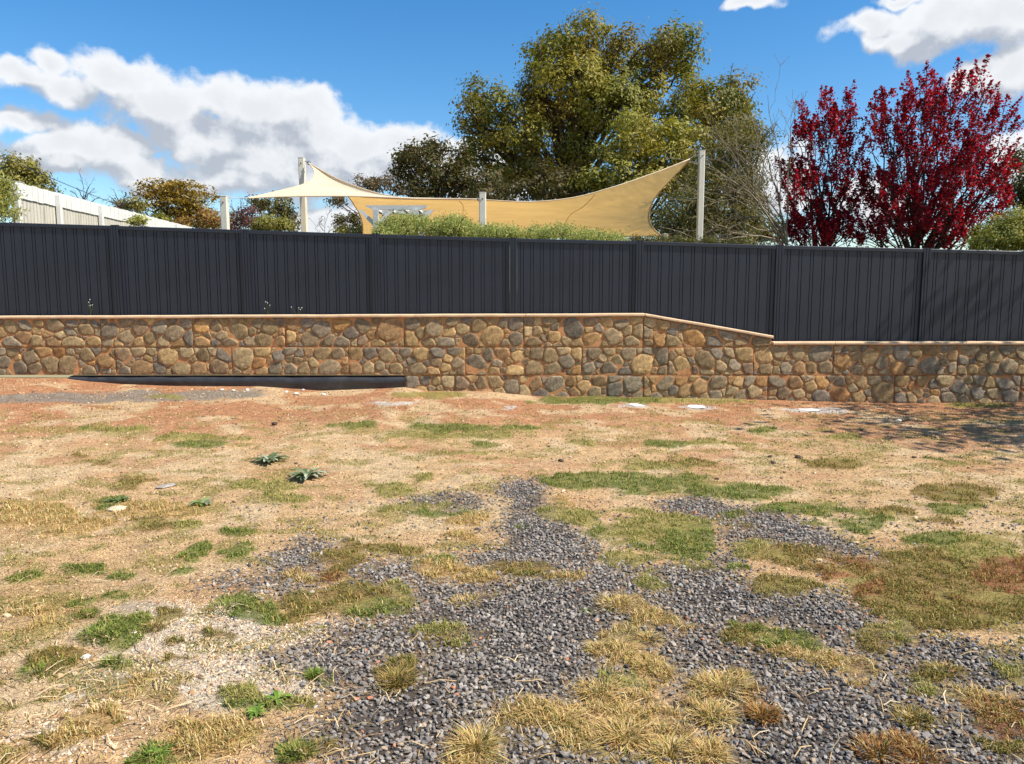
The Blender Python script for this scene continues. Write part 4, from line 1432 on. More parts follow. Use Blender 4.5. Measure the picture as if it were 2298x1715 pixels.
for i, (lb, Y, cl, bp) in enumerate(HED):
    tree('hedge_shrub', lb, 'shrub', Y, cl, bp, P_HEDGE, leaf=.042, sub_r=.10, sub_n=28, cover=2.1, trunk_r=.03, seed=70 + i, group='hedge shrubs behind the steel fence', wid=.35, mode='droop', layers=2)
tree('hedge_shrub', 'dark green groundcover shrub below the tall post at the tan sail corner', 'shrub', 12.8, [(1390, 520, 40, 5), (1460, 521, 50, 6), (1540, 524, 40, 6), (1600, 527, 40, 6)], 1490, P_GUMD + P_LIME[1:2], leaf=.045, sub_r=.10, cover=1.1, trunk_r=.03, seed=75, group='hedge shrubs behind the steel fence', wid=.4)
tree('climber_sprig', 'yellow-green leafy sprig poking over the steel fence near white boards', 'plant', 12.2, [(290, 478, 10, 6), (300, 474, 8, 5)], 292, P_LIME[:1] + P_HEDGE[:1], leaf=.05, sub_r=.09, sub_n=16, cover=.7, trunk_r=.012, seed=76)


# bare trees
def bare_tree(name, label, Y0, base_px, base_py, tips, mat, r0, seed, depth=.8, sub=5, base_z=None):
    rng = np.random.default_rng(seed)
    b = dY(base_px, base_py, Y0)
    g = float(gz(b[0])) - .1 if base_z is None else base_z
    t = thing(name, label, 'tree', (b[0], Y0, g))
    mb = MB()
    mb.tube(bend((b[0], Y0, g), b, rng, 5, .03), np.linspace(r0 * 1.4, r0, 5), 7)
    bm = MB()

    def grow(a, e, r, lvl, lift):
        P = bend(a, e, rng, 8, .07, lift)
        bm.tube(P, np.linspace(r, max(.004, r * .22), 8), 5 if lvl == 0 else 3, False)
        L = np.linalg.norm(e - a)
        if lvl < 2:
            for _ in range(sub if lvl == 0 else 3):
                i = rng.integers(2, 7)
                d = (P[i] - P[i - 1])
                d /= np.linalg.norm(d)
                q = d * .8 + rng.normal(size=3) * .45 + np.array((0, 0, .02))
                q /= np.linalg.norm(q)
                grow(P[i], P[i] + q * L * rng.uniform(.18, .38), max(.004, r * (1 - i / 9) * .6), lvl + 1, .04)
    for (x, y) in tips:
        dy = rng.uniform(-depth, depth)
        e = dY(x, y, Y0 + dy)
        grow(b + np.array((0, 0, rng.uniform(-.3, .1))), e, r0 * rng.uniform(.4, .75), 0, rng.uniform(-.02, .14))
    mb.build('trunk', mat, t, True)
    o = bm.build('branches', mat, t, True)
    return t


bare_tree('bare_tree', 'leafless tree with long arching grey-tan branches before the cypress', 18.6, 1700, 500,
          [(1520, 270), (1560, 245), (1610, 225), (1660, 205), (1720, 215), (1480, 350), (1530, 330), (1440, 430), (1425, 490), (1490, 470), (1560, 400), (1500, 510), (1600, 340), (1640, 280), (1580, 470), (1550, 520)], M_PALEBARK, .034, 81, sub=8)
bare_tree('bare_tree', 'dark leafless tree with a straight leader above the white fence', 34.0, 180, 445, [(178, 383), (150, 412), (142, 425), (205, 410), (215, 425), (165, 405), (195, 398)], M_DARKBARK, .05, 82, sub=4)
bare_tree('bare_tree', 'twiggy leafless tree with forked crown above the white fence', 34.0, 255, 448, [(245, 408), (270, 415), (288, 420), (235, 425), (225, 430), (280, 440)], M_DARKBARK, .045, 83, sub=4)
bare_tree('bare_shrub', 'wispy leafless shrub behind the pale sail wire', 24.0, 520, 485, [(500, 440), (520, 432), (545, 445), (480, 455), (555, 460)], M_DARKBARK, .02, 84, sub=4)
bare_tree('bare_shrub', 'thin grey leafless shrub next to the tall post of the pale sail', 24.0, 700, 505, [(690, 470), (705, 458), (720, 475), (680, 485), (735, 485)], M_BARK, .016, 85, sub=4)

# antenna mast and wires
a = dY(634, 445, 30)
t = thing('aerial_mast', 'thin dark aerial mast between the dark tree and tall post', 'mast', (a[0], 30, 1.1))
MB().tube([(a[0], 30, 1.0), (a[0], 30, a[2])], .022, 6).build('pole', M_WIRE, t)
MB().tube([(a[0] - .12, 30, a[2] - .1), (a[0] + .12, 30, a[2] - .1)], .01, 4).build('crossbar', M_WIRE, t)


def wire(label, pts, Y, r, mat, sag=.25):
    P = [dY(x, y, yy) for (x, y), yy in zip(pts, Y)]
    A, B = P
    tt = np.linspace(0, 1, 14)[:, None]
    C = A + (B - A) * tt
    C[:, 2] -= sag * np.sin(tt[:, 0] * math.pi)
    o = MB().tube(C, r, 4, False).build('overhead_wire', mat, None, True, origin=A)
    tag(o, label, 'wire')


wire('pale overhead cable dropping in front of the round-topped olive tree', [(-120, 330), (52, 395)], (26, 36), .02, M_CABLEW, .2)
wire('thin dark overhead wire reaching the leafless tree with straight leader', [(-60, 310), (330, 470)], (22, 40), .012, M_WIRE, .1)

# the tree outside the lot whose shade falls across the soil by the wall
tree('street_tree', 'leafy tree beyond the lot whose shade dapples the soil', 'tree', 6.4,
     [], 0, P_GUM) if False else None


def shade_tree(x, y, z, R, seed):
    rng = np.random.default_rng(seed)
    t = thing('street_tree', 'leafy tree beside the lot casting dappled shade on the soil', 'tree', (x, y, 0), 'trees beside the lot')
    P = []
    mb = MB()
    fork = np.array((x, y, z * .45))
    mb.tube(bend((x, y, -.1), fork, rng, 5, .03), np.linspace(.16, .12, 5), 7)
    for _ in range(19):
        d = rng.normal(size=3)
        d /= np.linalg.norm(d)
        c = np.array((x, y, z)) + d * rng.uniform(.4, 1, 1) * np.array((R, R, R * .55))
        mb.tube(bend(fork, c, rng, 6, .08, .05), np.linspace(.06, .012, 6), 4, False)
        for _ in range(9):
            s = c + rng.normal(size=3) * .45
            P.append(s + rng.normal(size=(26, 3)) * np.array((.3, .3, .12)))
    P = np.concatenate(P)
    N = rng.normal(size=P.shape) * .7 + np.array((0, 0, .8))
    N /= np.linalg.norm(N, axis=1)[:, None]
    V, Q = leaf_quads(P, N, .16 * rng.uniform(.6, 1.3, len(P)), .5, rng)
    obj('crown', V, Q, M_LEAF, t, False, leaf_cols(len(P), P_GUM, rng))
    mb.build('trunk', M_BARK, t, True)


shade_tree(10.3, 8.1, 5.2, 2.5, 91)


# ------------------------------------------------------------------ gravel
def ico():
    p = (1 + 5 ** .5) / 2
    V = np.array([(-1, p, 0), (1, p, 0), (-1, -p, 0), (1, -p, 0), (0, -1, p), (0, 1, p), (0, -1, -p), (0, 1, -p), (p, 0, -1), (p, 0, 1), (-p, 0, -1), (-p, 0, 1)], float)
    V /= np.linalg.norm(V[0])
    F = np.array([(0, 11, 5), (0, 5, 1), (0, 1, 7), (0, 7, 10), (0, 10, 11), (1, 5, 9), (5, 11, 4), (11, 10, 2), (10, 7, 6), (7, 1, 8), (3, 9, 4), (3, 4, 2), (3, 2, 6), (3, 6, 8), (3, 8, 9), (4, 9, 5), (2, 4, 11), (6, 2, 10), (8, 6, 7), (9, 8, 1)])
    return V, F


ICOV, ICOF = ico()


def rotmats(n, rng, flat=.5):
    a, b, c = rng.uniform(0, 2 * math.pi, n), rng.normal(0, flat, n), rng.normal(0, flat, n)
    ca, sa, cb, sb, cc, sc_ = np.cos(a), np.sin(a), np.cos(b), np.sin(b), np.cos(c), np.sin(c)
    z, o = np.zeros(n), np.ones(n)
    Rz = np.stack([ca, -sa, z, sa, ca, z, z, z, o], 1).reshape(-1, 3, 3)
    Ry = np.stack([cb, z, sb, z, o, z, -sb, z, cb], 1).reshape(-1, 3, 3)
    Rx = np.stack([o, z, z, z, cc, -sc_, z, sc_, cc], 1).reshape(-1, 3, 3)
    return Rz @ Ry @ Rx


def pebbles(name, P, size, cols, rng, kind_label):
    n = len(P)
    V = np.broadcast_to(ICOV, (n, 12, 3)) * rng.uniform(.72, 1.18, (n, 12, 1))
    S = np.stack([rng.uniform(.75, 1.35, n), rng.uniform(.55, .9, n), rng.uniform(.4, .7, n)], 1) * size[:, None]
    V = V * S[:, None, :]
    V = np.einsum('nij,nkj->nki', rotmats(n, rng, .35), V) + P[:, None, :]
    F = (np.arange(n)[:, None, None] * 12 + ICOF[None]).reshape(-1, 3)
    o = obj(name, V.reshape(-1, 3), F, M_ROCK, None, False, np.repeat(cols, 12, axis=0))
    tag(o, kind_label[0], kind_label[1], kind='stuff')
    return o


def build_gravel():
    rng = np.random.default_rng(17)
    gx, gy = np.meshgrid(np.arange(-3.2, 5.6, .0176), np.arange(1.5, 6.9, .0176))
    x = (gx + rng.uniform(-.011, .011, gx.shape)).ravel()
    y = (gy + rng.uniform(-.011, .011, gy.shape)).ravel()
    vis = np.abs(x) < 0.80 * y + 1.3
    x, y = x[vis], y[vis]
    best, kind, grav, px, py = layout(x, y)
    grav = rng.random(len(x)) < soft_gravel(x, y, rng)
    thin = sstep(.55, .30, fbm(x * 2, y * 2, 83, 3))
    bare = sstep(.60, .70, fbm(x * 5.5, y * 5.5, 87, 3))
    keep = grav & (rng.random(len(x)) < (1 - .55 * thin * sstep(1150, 1080, py)) * (1 - .5 * bare))
    # strays on the surrounding soil and in the grass edges
    ed = (~grav) & (rng.random(len(x)) < .035) & (py > 1080) & (best < .5) & (px > 500)
    k = keep | ed
    x, y = x[k], y[k]
    n = len(x)
    size = .0066 + .0085 * rng.random(n) ** 1.6
    size = size * np.where(rng.random(n) < .06, 1.4, 1)
    z = gh(x, y) + size * .12 + rng.uniform(0, .006, n)
    base = np.array([lin(172, 162, 152), lin(152, 144, 136), lin(190, 180, 168), lin(128, 121, 116), lin(178, 164, 148)])[rng.integers(5, size=n)] * rng.uniform(.34, .76, (n, 1))
    dusty = rng.random(n) < .04
    base[dusty] = lin(176, 154, 130) * .8
    warm = rng.random(n) < .007
    base[warm] = lin(178, 120, 88)
    pebbles('gravel', np.stack([x, y, z], 1), size, base, rng, ('loose blue-grey crushed stone gravel bedded between grass patches', 'gravel'))
    print('gravel', n)
    # pale crushed rock over the whitish soil
    n = 130000
    x = rng.uniform(-3.6, 1.0, n)
    y = rng.uniform(2.0, 5.2, n)
    best, kind, grav, px, py = layout(x, y)
    e = np.maximum(1 - ((px - 470) / 280) ** 2 - ((py - 1420) / 130) ** 2, 1 - ((px - 160) / 200) ** 2 - ((py - 1585) / 60) ** 2)
    k = (~grav) & (rng.random(n) < np.clip(e * .8 + .05, .0, .45)) & (best < .25)
    x, y = x[k], y[k]
    n = len(x)
    size = rng.uniform(.004, .009, n)
    z = gh(x, y) + size * .15
    base = np.array([lin(222, 204, 178), lin(208, 186, 156), lin(190, 174, 156), lin(214, 182, 148)])[rng.integers(4, size=n)] * rng.uniform(.7, .95, (n, 1))
    pebbles('pale_pebbles', np.stack([x, y, z], 1), size, base, rng, ('pale crushed pebbles pressed into the whitish soil', 'pebbles'))
    print('pale', n)
    # crumbs and clods over the rest of the lot
    n = 32000
    y = rng.uniform(2.0, 10.8, n)
    x = rng.uniform(-1, 1, n) * (0.82 * y + .8)
    best, kind, grav, px, py = layout(x, y)
    k = (~grav) & (best < .2)
    x, y, py = x[k], y[k], py[k]
    n = len(x)
    size = rng.uniform(.004, .009, n) * (1 + .06 * y) * np.where(rng.random(n) < .04, 1.8, 1)
    z = gh(x, y) + size * .1
    base = np.array([lin(206, 170, 128), lin(176, 136, 98), lin(214, 186, 150), lin(120, 98, 80), lin(206, 168, 128)])[rng.integers(5, size=n)] * rng.uniform(.6, .95, (n, 1))
    pebbles('soil_clods', np.stack([x, y, z], 1), size, base, rng, ('small dry clods and crumbs strewn over the bare soil', 'soil clods'))


build_gravel()


# ------------------------------------------------------------------ grass
def blades(P, h, lean, width, cols, rng, bentness=.5, up=None):
    """5-vertex curved blades"""
    n = len(P)
    a = rng.uniform(0, 2 * math.pi, n)
    d = np.stack([np.cos(a), np.sin(a), np.zeros(n)], 1)
    if up is not None:
        d = up
    s = np.stack([-d[:, 1], d[:, 0], np.zeros(n)], 1)
    h = h[:, None]
    lean = lean[:, None]
    w = width[:, None]
    Z = np.array((0, 0, 1.0))
    m = P + Z * h * .62 * np.sqrt(np.maximum(.05, 1 - lean ** 2 * .5)) + d * h * lean * .35
    t = m + Z * h * .38 * (1 - lean * bentness * 1.6) + d * h * lean * .75
    t[:, 2] = np.maximum(t[:, 2], P[:, 2] + .002)
    V = np.stack([P - s * w, P + s * w, m + s * w * .75, m - s * w * .75, t], 1).reshape(-1, 3)
    i = np.arange(n)[:, None] * 5
    Q = i + np.array((0, 1, 2, 3))
    T = i + np.array((3, 2, 4))
    return V, Q, T, np.repeat(cols, 5, axis=0)


BCOL = {'g': pal((134, 150, 62), (108, 126, 50), (158, 164, 82), (92, 106, 46)), 'y': pal((184, 176, 96), (150, 152, 78), (204, 186, 116), (130, 134, 66)),
        'o': pal((160, 136, 72), (134, 126, 64), (178, 146, 84), (116, 116, 56)), 'r': pal((168, 112, 66), (146, 90, 54), (186, 138, 84), (134, 120, 62)), 's': pal((226, 192, 126), (208, 170, 104), (236, 210, 152), (186, 150, 92))}


def build_grass():
    rng = np.random.default_rng(29)
    n = 1150000
    # more candidates close by, where single blades show
    y = 2.0 * (10.8 / 2.0) ** rng.random(n)
    x = rng.uniform(-1, 1, n) * (0.82 * y + .8)
    best, kind, grav, px, py = layout(x, y)
    ks = _pk[kind]
    tuftn = fbm(x * 14, y * 14, 91, 2)
    p = sstep(-.05, .5, best) * sstep(.30, .62, tuftn) * .62
    p = np.where(ks == 's', p * .85, p)
    # thin scatter everywhere on the soil, thicker in streaks
    sm = fbm(x * 5, y * 7, 71, 4)
    bg = (~grav) & (best < 0)
    p = np.where(bg, sstep(.52, .66, sm) * .24 + .012, p) * sstep(850, 880, py)
    p = np.where(grav & (best < 0), 0.001, p)
    k = rng.random(n) < p
    x, y, ks, best, bg, tuftn = x[k], y[k], ks[k], best[k], bg[k], tuftn[k]
    n = len(x)
    print('blades', n)
    cols = np.zeros((n, 3))
    r = rng.integers(4, size=n)
    for kk, v in BCOL.items():
        m = (ks == kk) & ~bg
        cols[m] = np.array(v)[r[m]]
    m = bg
    mixk = np.array(BCOL['y'] + BCOL['s'] + BCOL['o'])
    cols[m] = mixk[rng.integers(len(mixk), size=m.sum())]
    # a patch is never one colour: some blades dry, some fresh
    sw = rng.random(n) < .22
    alt = np.array(BCOL['s'] + BCOL['y'] + BCOL['g'])
    cols[sw] = alt[rng.integers(len(alt), size=sw.sum())]
    cols *= rng.uniform(.75, 1.15, (n, 1))
    h = rng.uniform(.010, .026, n) * (1 + np.clip(best, 0, .8) * .5) * np.where(ks == 's', 1.2, 1) * (1 + .05 * y)
    h[bg] *= .75
    lean = rng.uniform(.3, 1.0, n)
    w = rng.uniform(.0010, .0020, n) * (1 + .12 * y)
    z = gh(x, y) + np.where(best > 0, 0.012 * np.clip(best, 0, .6), 0) - .002
    P = np.stack([x, y, z], 1)
    order = ~bg
    for (nm, msk, lb, ct) in (('grass_mat', order, 'low mossy grass mats, green to rusty, spreading over soil and gravel', 'grass'), ('sparse_grass', bg, 'sparse dry grass stubble scattered over the bare soil', 'dry grass')):
        V, Q, T, C = blades(P[msk], h[msk], lean[msk], w[msk], cols[msk], rng)
        o = obj(nm, V, [Q, T], M_GRASS, None, False, C)
        tag(o, lb, ct, kind='stuff')
    # straw and dead stalks lying flat
    n = 5200
    y = 2.0 * (7.5 / 2.0) ** rng.random(n)
    x = rng.uniform(-1, 1, n) * (0.70 * y + .3)
    best, kind, grav, px, py = layout(x, y)
    q = np.where(px < 750, sstep(1150, 1450, py), sstep(1350, 1560, py) * .35) + np.where((_pk[kind] == 's') & (best > 0), .6, 0)
    k = rng.random(n) < q
    x, y = x[k], y[k]
    n = len(x)
    a = rng.uniform(0, 2 * math.pi, n)
    L = rng.uniform(.03, .13, n)
    d = np.stack([np.cos(a), np.sin(a)], 1) * L[:, None]
    w = rng.uniform(.001, .0022, n)[:, None]
    s = np.stack([-np.sin(a), np.cos(a)], 1) * w
    p0 = np.stack([x, y], 1)
    p1 = p0 + d * .5 + s * rng.normal(0, 6, (n, 1))
    p2 = p0 + d
    rows = []
    for (pp, hh) in ((p0, .004), (p1, .016), (p2, .006)):
        zz = gh(pp[:, 0], pp[:, 1]) + hh + rng.uniform(0, .01, n)
        rows += [np.column_stack([pp - s, zz]), np.column_stack([pp + s, zz + .001])]
    V = np.stack(rows, 1).reshape(-1, 3)
    i = np.arange(n)[:, None] * 6
    Q = np.concatenate([i + np.array((0, 1, 3, 2)), i + np.array((2, 3, 5, 4))])
    C = np.repeat(np.array(pal((222, 190, 138), (200, 164, 114), (238, 214, 170), (160, 124, 88)))[rng.integers(4, size=n)], 6, axis=0)
    o = obj('straw_litter', V, Q, M_GRASS, None, False, C)
    tag(o, 'dead straw stalks lying loose on the pale soil', 'straw', kind='stuff')


build_grass()


# single tufts one can point at
def tuft(cx, cy, r_px, hgt, kind, label, group, seed, n=240, flop=.5):
    rng = np.random.default_rng(seed)
    c = atZ(cx * DS, cy * DS, 0.0)
    e = atZ((cx + r_px) * DS, cy * DS, 0.0)
    R = abs(e[0] - c[0])
    a = rng.uniform(0, 2 * math.pi, n)
    rr = R * rng.random(n) ** .6 * .72
    x, y = c[0] + np.cos(a) * rr, c[1] + np.sin(a) * rr * 1.0
    z = gh(x, y) - .004
    d = np.stack([np.cos(a + rng.normal(0, .5, n)), np.sin(a + rng.normal(0, .5, n)), np.zeros(n)], 1)
    h = .82 * hgt * rng.uniform(.35, 1.25, n)
    sx, sy = rng.uniform(.75, 1.3), rng.uniform(.75, 1.3)
    x, y = c[0] + (x - c[0]) * sx + rng.normal(0, R * .08, n), c[1] + (y - c[1]) * sy + rng.normal(0, R * .08, n)
    lean = np.clip(.3 + flop * rr / (R * .6) + rng.normal(0, .15, n), .1, 1.15)
    cols = np.array(BCOL[kind])[rng.integers(4, size=n)] * rng.uniform(.75, 1.15, (n, 1))
    sw = rng.random(n) < .2
    alt = np.array(BCOL['s'] if kind in 'or' else BCOL['y'])
    cols[sw] = alt[rng.integers(len(alt), size=sw.sum())]
    V, Q, T, C = blades(np.stack([x, y, z], 1), h, lean, rng.uniform(.0013, .0026, n), cols, rng, .5, d)
    o = obj('grass_tuft', V, [Q, T], M_GRASS, None, False, C, origin=(c[0], c[1], float(gh(c[0], c[1]))))
    tag(o, label, 'grass tuft', group)


LT = {'sg': ('dry straw-coloured tussock sprawling over the dark gravel', 'straw tussocks on the gravel'),
      'og': ('bristly brown-green cushion of grass growing in the gravel', 'brown cushions on the gravel'),
      'rg': ('rust-red bristly cushion plant sitting in the gravel', 'rusty cushions on the gravel'),
      'gs': ('dense green grass tuft standing on the pale dry soil', 'green tufts on the soil'),
      'gg': ('small fresh green tuft sprouting from the gravel', 'green tufts on the gravel')}
TUFTS = [(1030, 1632, 62, .085, 's', 'sg', 420, .7), (1340, 1315, 45, .075, 's', 'sg', 260, .8), (1005, 1308, 38, .05, 's', 'sg', 200, .6), (1405, 1385, 32, .05, 's', 'sg', 180, .6), (1560, 1492, 62, .08, 's', 'sg', 360, .7), (1540, 1555, 52, .07, 's', 'sg', 320, .7), (1350, 1600, 62, .08, 's', 'sg', 380, .8), (1300, 1500, 50, .06, 's', 'sg', 260, .8), (1400, 1445, 40, .06, 's', 'sg', 240, .7), (1530, 1635, 50, .07, 's', 'sg', 300, .6), (1230, 1565, 50, .06, 's', 'sg', 260, .9), (1450, 1630, 50, .07, 's', 'sg', 280, .8), (1290, 1405, 28, .045, 's', 'sg', 160, .8),
         (860, 1482, 58, .06, 'o', 'og', 480, .5), (965, 1384, 50, .035, 'o', 'og', 300, .6), (1975, 1552, 50, .045, 'o', 'og', 340, .5), (2040, 1452, 45, .05, 'o', 'og', 300, .5), (1640, 1388, 60, .035, 'o', 'og', 380, .5), (1930, 1366, 60, .035, 'o', 'og', 360, .5), (1700, 1268, 50, .03, 'o', 'og', 300, .5),
         (1650, 1550, 42, .06, 'r', 'rg', 420, .4), (1900, 1625, 60, .05, 'r', 'rg', 460, .4), (1990, 1640, 60, .05, 'r', 'rg', 460, .4), (1950, 1605, 40, .045, 'r', 'rg', 320, .4), (2125, 1530, 45, .04, 'r', 'rg', 300, .4),
         (225, 1375, 58, .05, 'g', 'gs', 520, .5), (240, 1436, 24, .05, 'g', 'gs', 220, .5), (408, 1197, 38, .035, 'g', 'gs', 300, .4), (522, 1151, 40, .03, 'g', 'gs', 280, .4), (500, 1312, 66, .04, 'g', 'gs', 480, .5), (190, 1334, 24, .05, 'g', 'gs', 150, .6), (640, 1642, 50, .05, 'g', 'gs', 380, .5), (330, 1642, 44, .05, 'g', 'gs', 300, .6), (170, 1228, 40, .03, 'g', 'gs', 240, .5), (330, 1361, 34, .04, 'o', 'gs', 220, .5), (90, 1452, 50, .05, 'g', 'gs', 220, .7), (960, 1222, 36, .03, 'g', 'gs', 240, .4),
         (1600, 1222, 26, .03, 'g', 'gg', 240, .4), (1628, 1361, 18, .045, 'g', 'gg', 200, .4), (680, 1468, 22, .045, 'g', 'gg', 180, .4), (1270, 1328, 16, .025, 'g', 'gg', 90, .6), (1130, 1140, 24, .025, 'g', 'gg', 160, .4), (1690, 1105, 20, .02, 'g', 'gg', 120, .4)]
OWN = {(1650, 1550): 'single rust-red bristly cushion beside two straw tussocks in the gravel', (1560, 1492): 'spiky straw tussock with a fresh green side above the rust-red cushion',
       (1540, 1555): 'straw tussock with greenish heart touching the rust-red cushion', (1340, 1315): 'splayed straw tussock alone in the gravel with long flopping blades',
       (1030, 1632): 'large pale straw tussock fanning out alone from the gravel', (860, 1482): 'bristly brown cushion of grass alone in the gravel, no straw around it',
       (1005, 1308): 'small yellow straw tussock standing alone on the gravel above a green mat', (225, 1375): 'largest dense green tuft, on pale soil beside a white pebble',
       (240, 1436): 'small upright green tuft on the whitish crushed soil', (500, 1312): 'wide dark green tuft at the end of a long olive mat',
       (1628, 1361): 'small dark green tuft on the rim of an olive mat in gravel', (1600, 1222): 'bright green round tuft standing alone in the upper gravel',
       (680, 1468): 'fresh green tuft where whitish soil meets the gravel', (2125, 1530): 'reddish cushion at the edge of a straw patch in the gravel', (2040, 1452): 'dark olive cushion humped over a yellow-green mat'}
for i, (cx, cy, r, hg, kd, lk, n, fl) in enumerate(TUFTS):
    tuft(cx, cy, r, hg, kd, OWN.get((cx, cy), LT[lk][0]), LT[lk][1], 200 + i, int(n * 1.5), fl)


# broad-leaved weeds
def weed(cx, cy, r_px, label, cols, seed, nl=14, serr=True, group=None):
    rng = np.random.default_rng(seed)
    c = atZ(cx * DS, cy * DS, 0.0)
    e = atZ((cx + r_px) * DS, cy * DS, 0.0)
    R = abs(e[0] - c[0])
    g = float(gh(c[0], c[1]))
    t = thing('broadleaf_weed', label, 'weed', (c[0], c[1], g - .005), group)
    for i in range(nl * 2):
        a = i * 2.399 + rng.normal(0, .2)
        L = R * rng.uniform(.55, 1.05)
        wd = L * rng.uniform(.10, .15)
        m = 7
        V = []
        rise = rng.uniform(.2, .9)
        for k in range(m):
            f = k / (m - 1)
            ww = wd * math.sin(math.pi * min(1, f * .92 + .06)) * (1 + (.35 if (k % 2 and serr) else -.2 if serr else 0))
            zz = g + .008 + rise * L * (f - f * f * .75)
            bx_, by_ = c[0] + math.cos(a) * L * f, c[1] + math.sin(a) * L * f
            V += [(bx_ - math.sin(a) * ww, by_ + math.cos(a) * ww, zz + ww * .4), (bx_, by_, zz), (bx_ + math.sin(a) * ww, by_ - math.cos(a) * ww, zz + ww * .4)]
        col = np.broadcast_to(np.array(cols[i % len(cols)]) * rng.uniform(.8, 1.15), (len(V), 3))
        obj('leaf', V, grid_quads(m, 3), M_GRASS, t, True, col)


GREYG = pal((150, 158, 124), (122, 136, 98), (182, 188, 160), (96, 112, 76))
FRESH = pal((128, 158, 66), (104, 136, 52), (150, 172, 84))
weed(582, 1003, 44, 'grey-green thistle rosette on bare soil, the farther of the pair', GREYG, 301, 16)
weed(664, 1037, 50, 'large grey-green thistle rosette beside a yellow-green grass patch', GREYG, 302, 18)
weed(436, 1092, 34, 'small green thistle rosette on reddish soil', GREYG[:2] + FRESH[:1], 303, 13)
weed(255, 1082, 32, 'dull green flat weed near a pale stone', pal((112, 128, 78), (92, 110, 64)), 304, 12)
weed(600, 1525, 34, 'bright green broad-leaved weed at the gravel edge', FRESH, 305, 14, False, 'bright weeds at the gravel edge')
weed(555, 1555, 30, 'bright green broad-leaved weed at the gravel edge', FRESH, 306, 12, False, 'bright weeds at the gravel edge')
weed(676, 1464, 22, 'small glossy green weed beside the dark gravel', FRESH, 307, 10, False)
weed(345, 1640, 36, 'bright green weed among dry straw', FRESH, 308, 13, False)
weed(1690, 1106, 16, 'tiny dark green weed on the upper gravel rim', FRESH[1:], 309, 9, False)


# flowering weed in front of the steel fence
def flower_weed(px, label, seed, hgt, nst):
    rng = np.random.default_rng(seed)
    b = np.array((WX(px), WALLY + .085, WZ(712) + .005))
    t = thing('flowering_weed', label, 'weed', b, 'flowering weeds on the coping')
    st = MB()
    for i in range(nst):
        e = b + np.array((rng.normal(0, .06), rng.uniform(-.03, .0), hgt * rng.uniform(.5, 1)))
        st.tube(bend(b, e, rng, 5, .05), np.linspace(.003, .0018, 5), 4)
        d = MB()
        for k in range(5):
            a = k * 2 * math.pi / 5
            p = e + np.array((math.cos(a) * .005, -.003, math.sin(a) * .005))
            d.add([e + np.array((0, -.008, 0)), p + np.array((-math.sin(a) * .003, 0, math.cos(a) * .003)), p + np.array((math.cos(a) * .004, 0, math.sin(a) * .004)), p - np.array((-math.sin(a) * .003, 0, math.cos(a) * .003))], [(0, 1, 2, 3)])
        d.build('flower', M_WHITE, t)
    st.build('stem', M_BARK if False else M_LEAF, t, True, np.broadcast_to(lin(90, 105, 60, .8), (sum(len(v) for v in st.v), 3)))


flower_weed(602, 'spindly weed with tiny white flowers against the steel fence', 401, .22, 4)
flower_weed(668, 'spindly weed with tiny white flowers against the steel fence', 402, .20, 4)
flower_weed(200, 'spindly weed with tiny white flowers against the steel fence', 403, .26, 5)


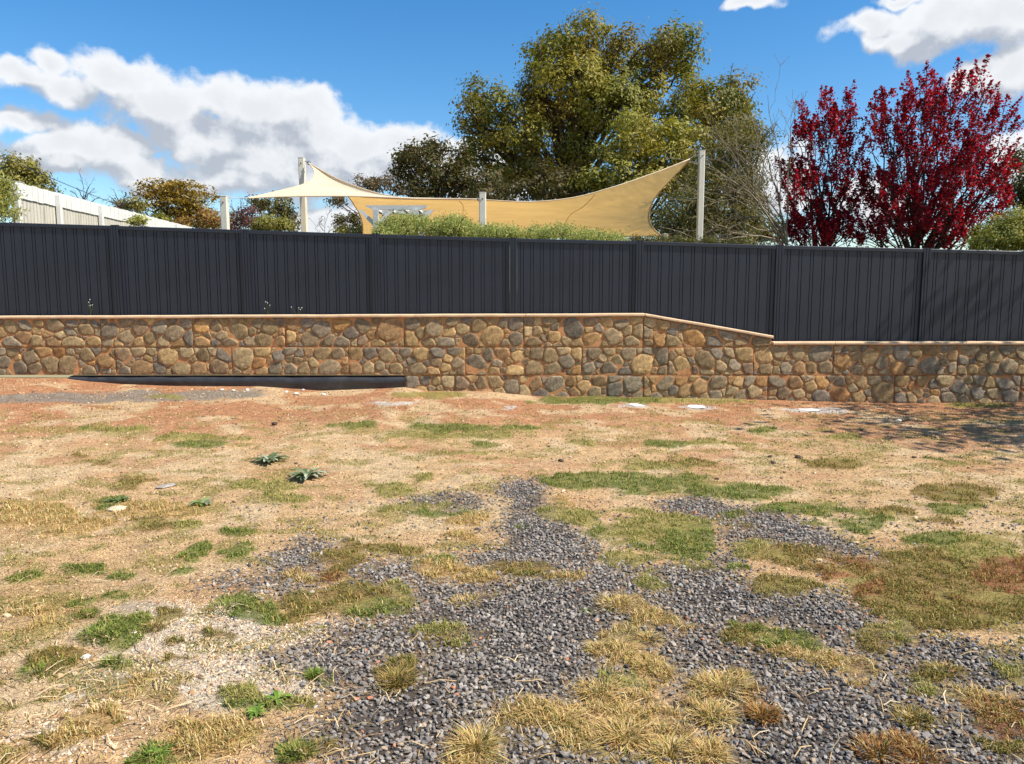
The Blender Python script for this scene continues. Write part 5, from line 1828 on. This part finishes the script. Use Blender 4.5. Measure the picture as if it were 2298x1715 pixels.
# loose rocks and rubble
def rock(cx, cy, wpx, label, col, seed, name='loose_rock', flat=.5, group=None, cat='rock'):
    rng = np.random.default_rng(seed)
    c = atZ(cx * DS, cy * DS, 0.0)
    for _ in range(3):
        c = atZ(cx * DS, cy * DS, float(gh(c[0], c[1])))
    R = abs(atZ((cx + wpx) * DS, cy * DS, c[2])[0] - c[0])
    V, F = ICOV.copy(), ICOF
    # one subdivision for a fuller shape
    mids, F2, cache = list(V), [], {}

    def mid(a, b):
        k = (min(a, b), max(a, b))
        if k not in cache:
            m = (V[a] + V[b]) / 2
            cache[k] = len(mids)
            mids.append(m / np.linalg.norm(m))
        return cache[k]
    for a, b, d in F:
        ab, bd, da = mid(a, b), mid(b, d), mid(d, a)
        F2 += [(a, ab, da), (b, bd, ab), (d, da, bd), (ab, bd, da)]
    V = np.array(mids) * rng.uniform(.82, 1.12, (len(mids), 1))
    V = V * np.array((1, rng.uniform(.6, .9), flat)) * R
    V = V @ rotmats(1, rng, .15 if flat > .3 else .02)[0].T + np.array((c[0], c[1], c[2] + R * flat * .45))
    o = obj(name, V, np.array(F2), M_ROCK, None, False, np.broadcast_to(col, (len(V), 3)), origin=(c[0], c[1], c[2]))
    tag(o, label, cat, group)


DK = lin(88, 72, 60)
for i, (x, y, w) in enumerate([(1213, 998, 8), (593, 918, 8), (1727, 990, 9), (1665, 988, 6), (1672, 1002, 7), (1550, 1037, 6), (1977, 990, 6), (1862, 932, 5), (1494, 1003, 5), (640, 1003, 5)]):
    rock(x, y, w, 'small dark clod lying alone on the pale soil', DK * (0.8 + .05 * i), 500 + i, group='dark clods on the soil')
rock(1941, 912, 8, 'pale chalky rubble lump near the wall', lin(214, 206, 194, .9), 520)
rock(252, 1102, 26, 'flat cream stone half buried in the dry soil', lin(224, 200, 168, .85), 521, flat=.16)
rock(360, 1052, 22, 'flat grey slate shard on the dry soil', lin(170, 160, 150, .8), 522, flat=.14)
rock(1290, 1342, 6, 'small orange pebble on the dark gravel', lin(222, 150, 108, .9), 523)
rock(185, 1424, 12, 'small white stone beside a green grass tuft', lin(236, 230, 216, .9), 524)
rock(292, 1372, 9, 'white pebble at the foot of the largest green tuft', lin(230, 220, 200, .9), 525)
for i, (x, y, w) in enumerate([(1505, 880, 30), (1375, 876, 22), (1750, 887, 24)]):
    rock(x, y, w, 'flat whitish slab of spilt concrete beside the wall', lin(226, 222, 214, .85), 530 + i, 'concrete_spill', .06, 'concrete spills by the wall', 'concrete')
for i, (x, y, w) in enumerate([(480, 838, 5), (505, 839, 4), (535, 838, 5), (620, 842, 4), (640, 846, 5), (700, 848, 6), (655, 838, 4)]):
    p = atY(x * DS, y * DS, WALLY - .05)
    rock(x, y + 6, w, 'white stone chip at the foot of the black footing', lin(226, 222, 214, .9), 540 + i, group='white chips by the footing')
print('scene built', sum(len(o.data.loops) - 2 * len(o.data.polygons) for o in bpy.data.objects if o.type == 'MESH'))
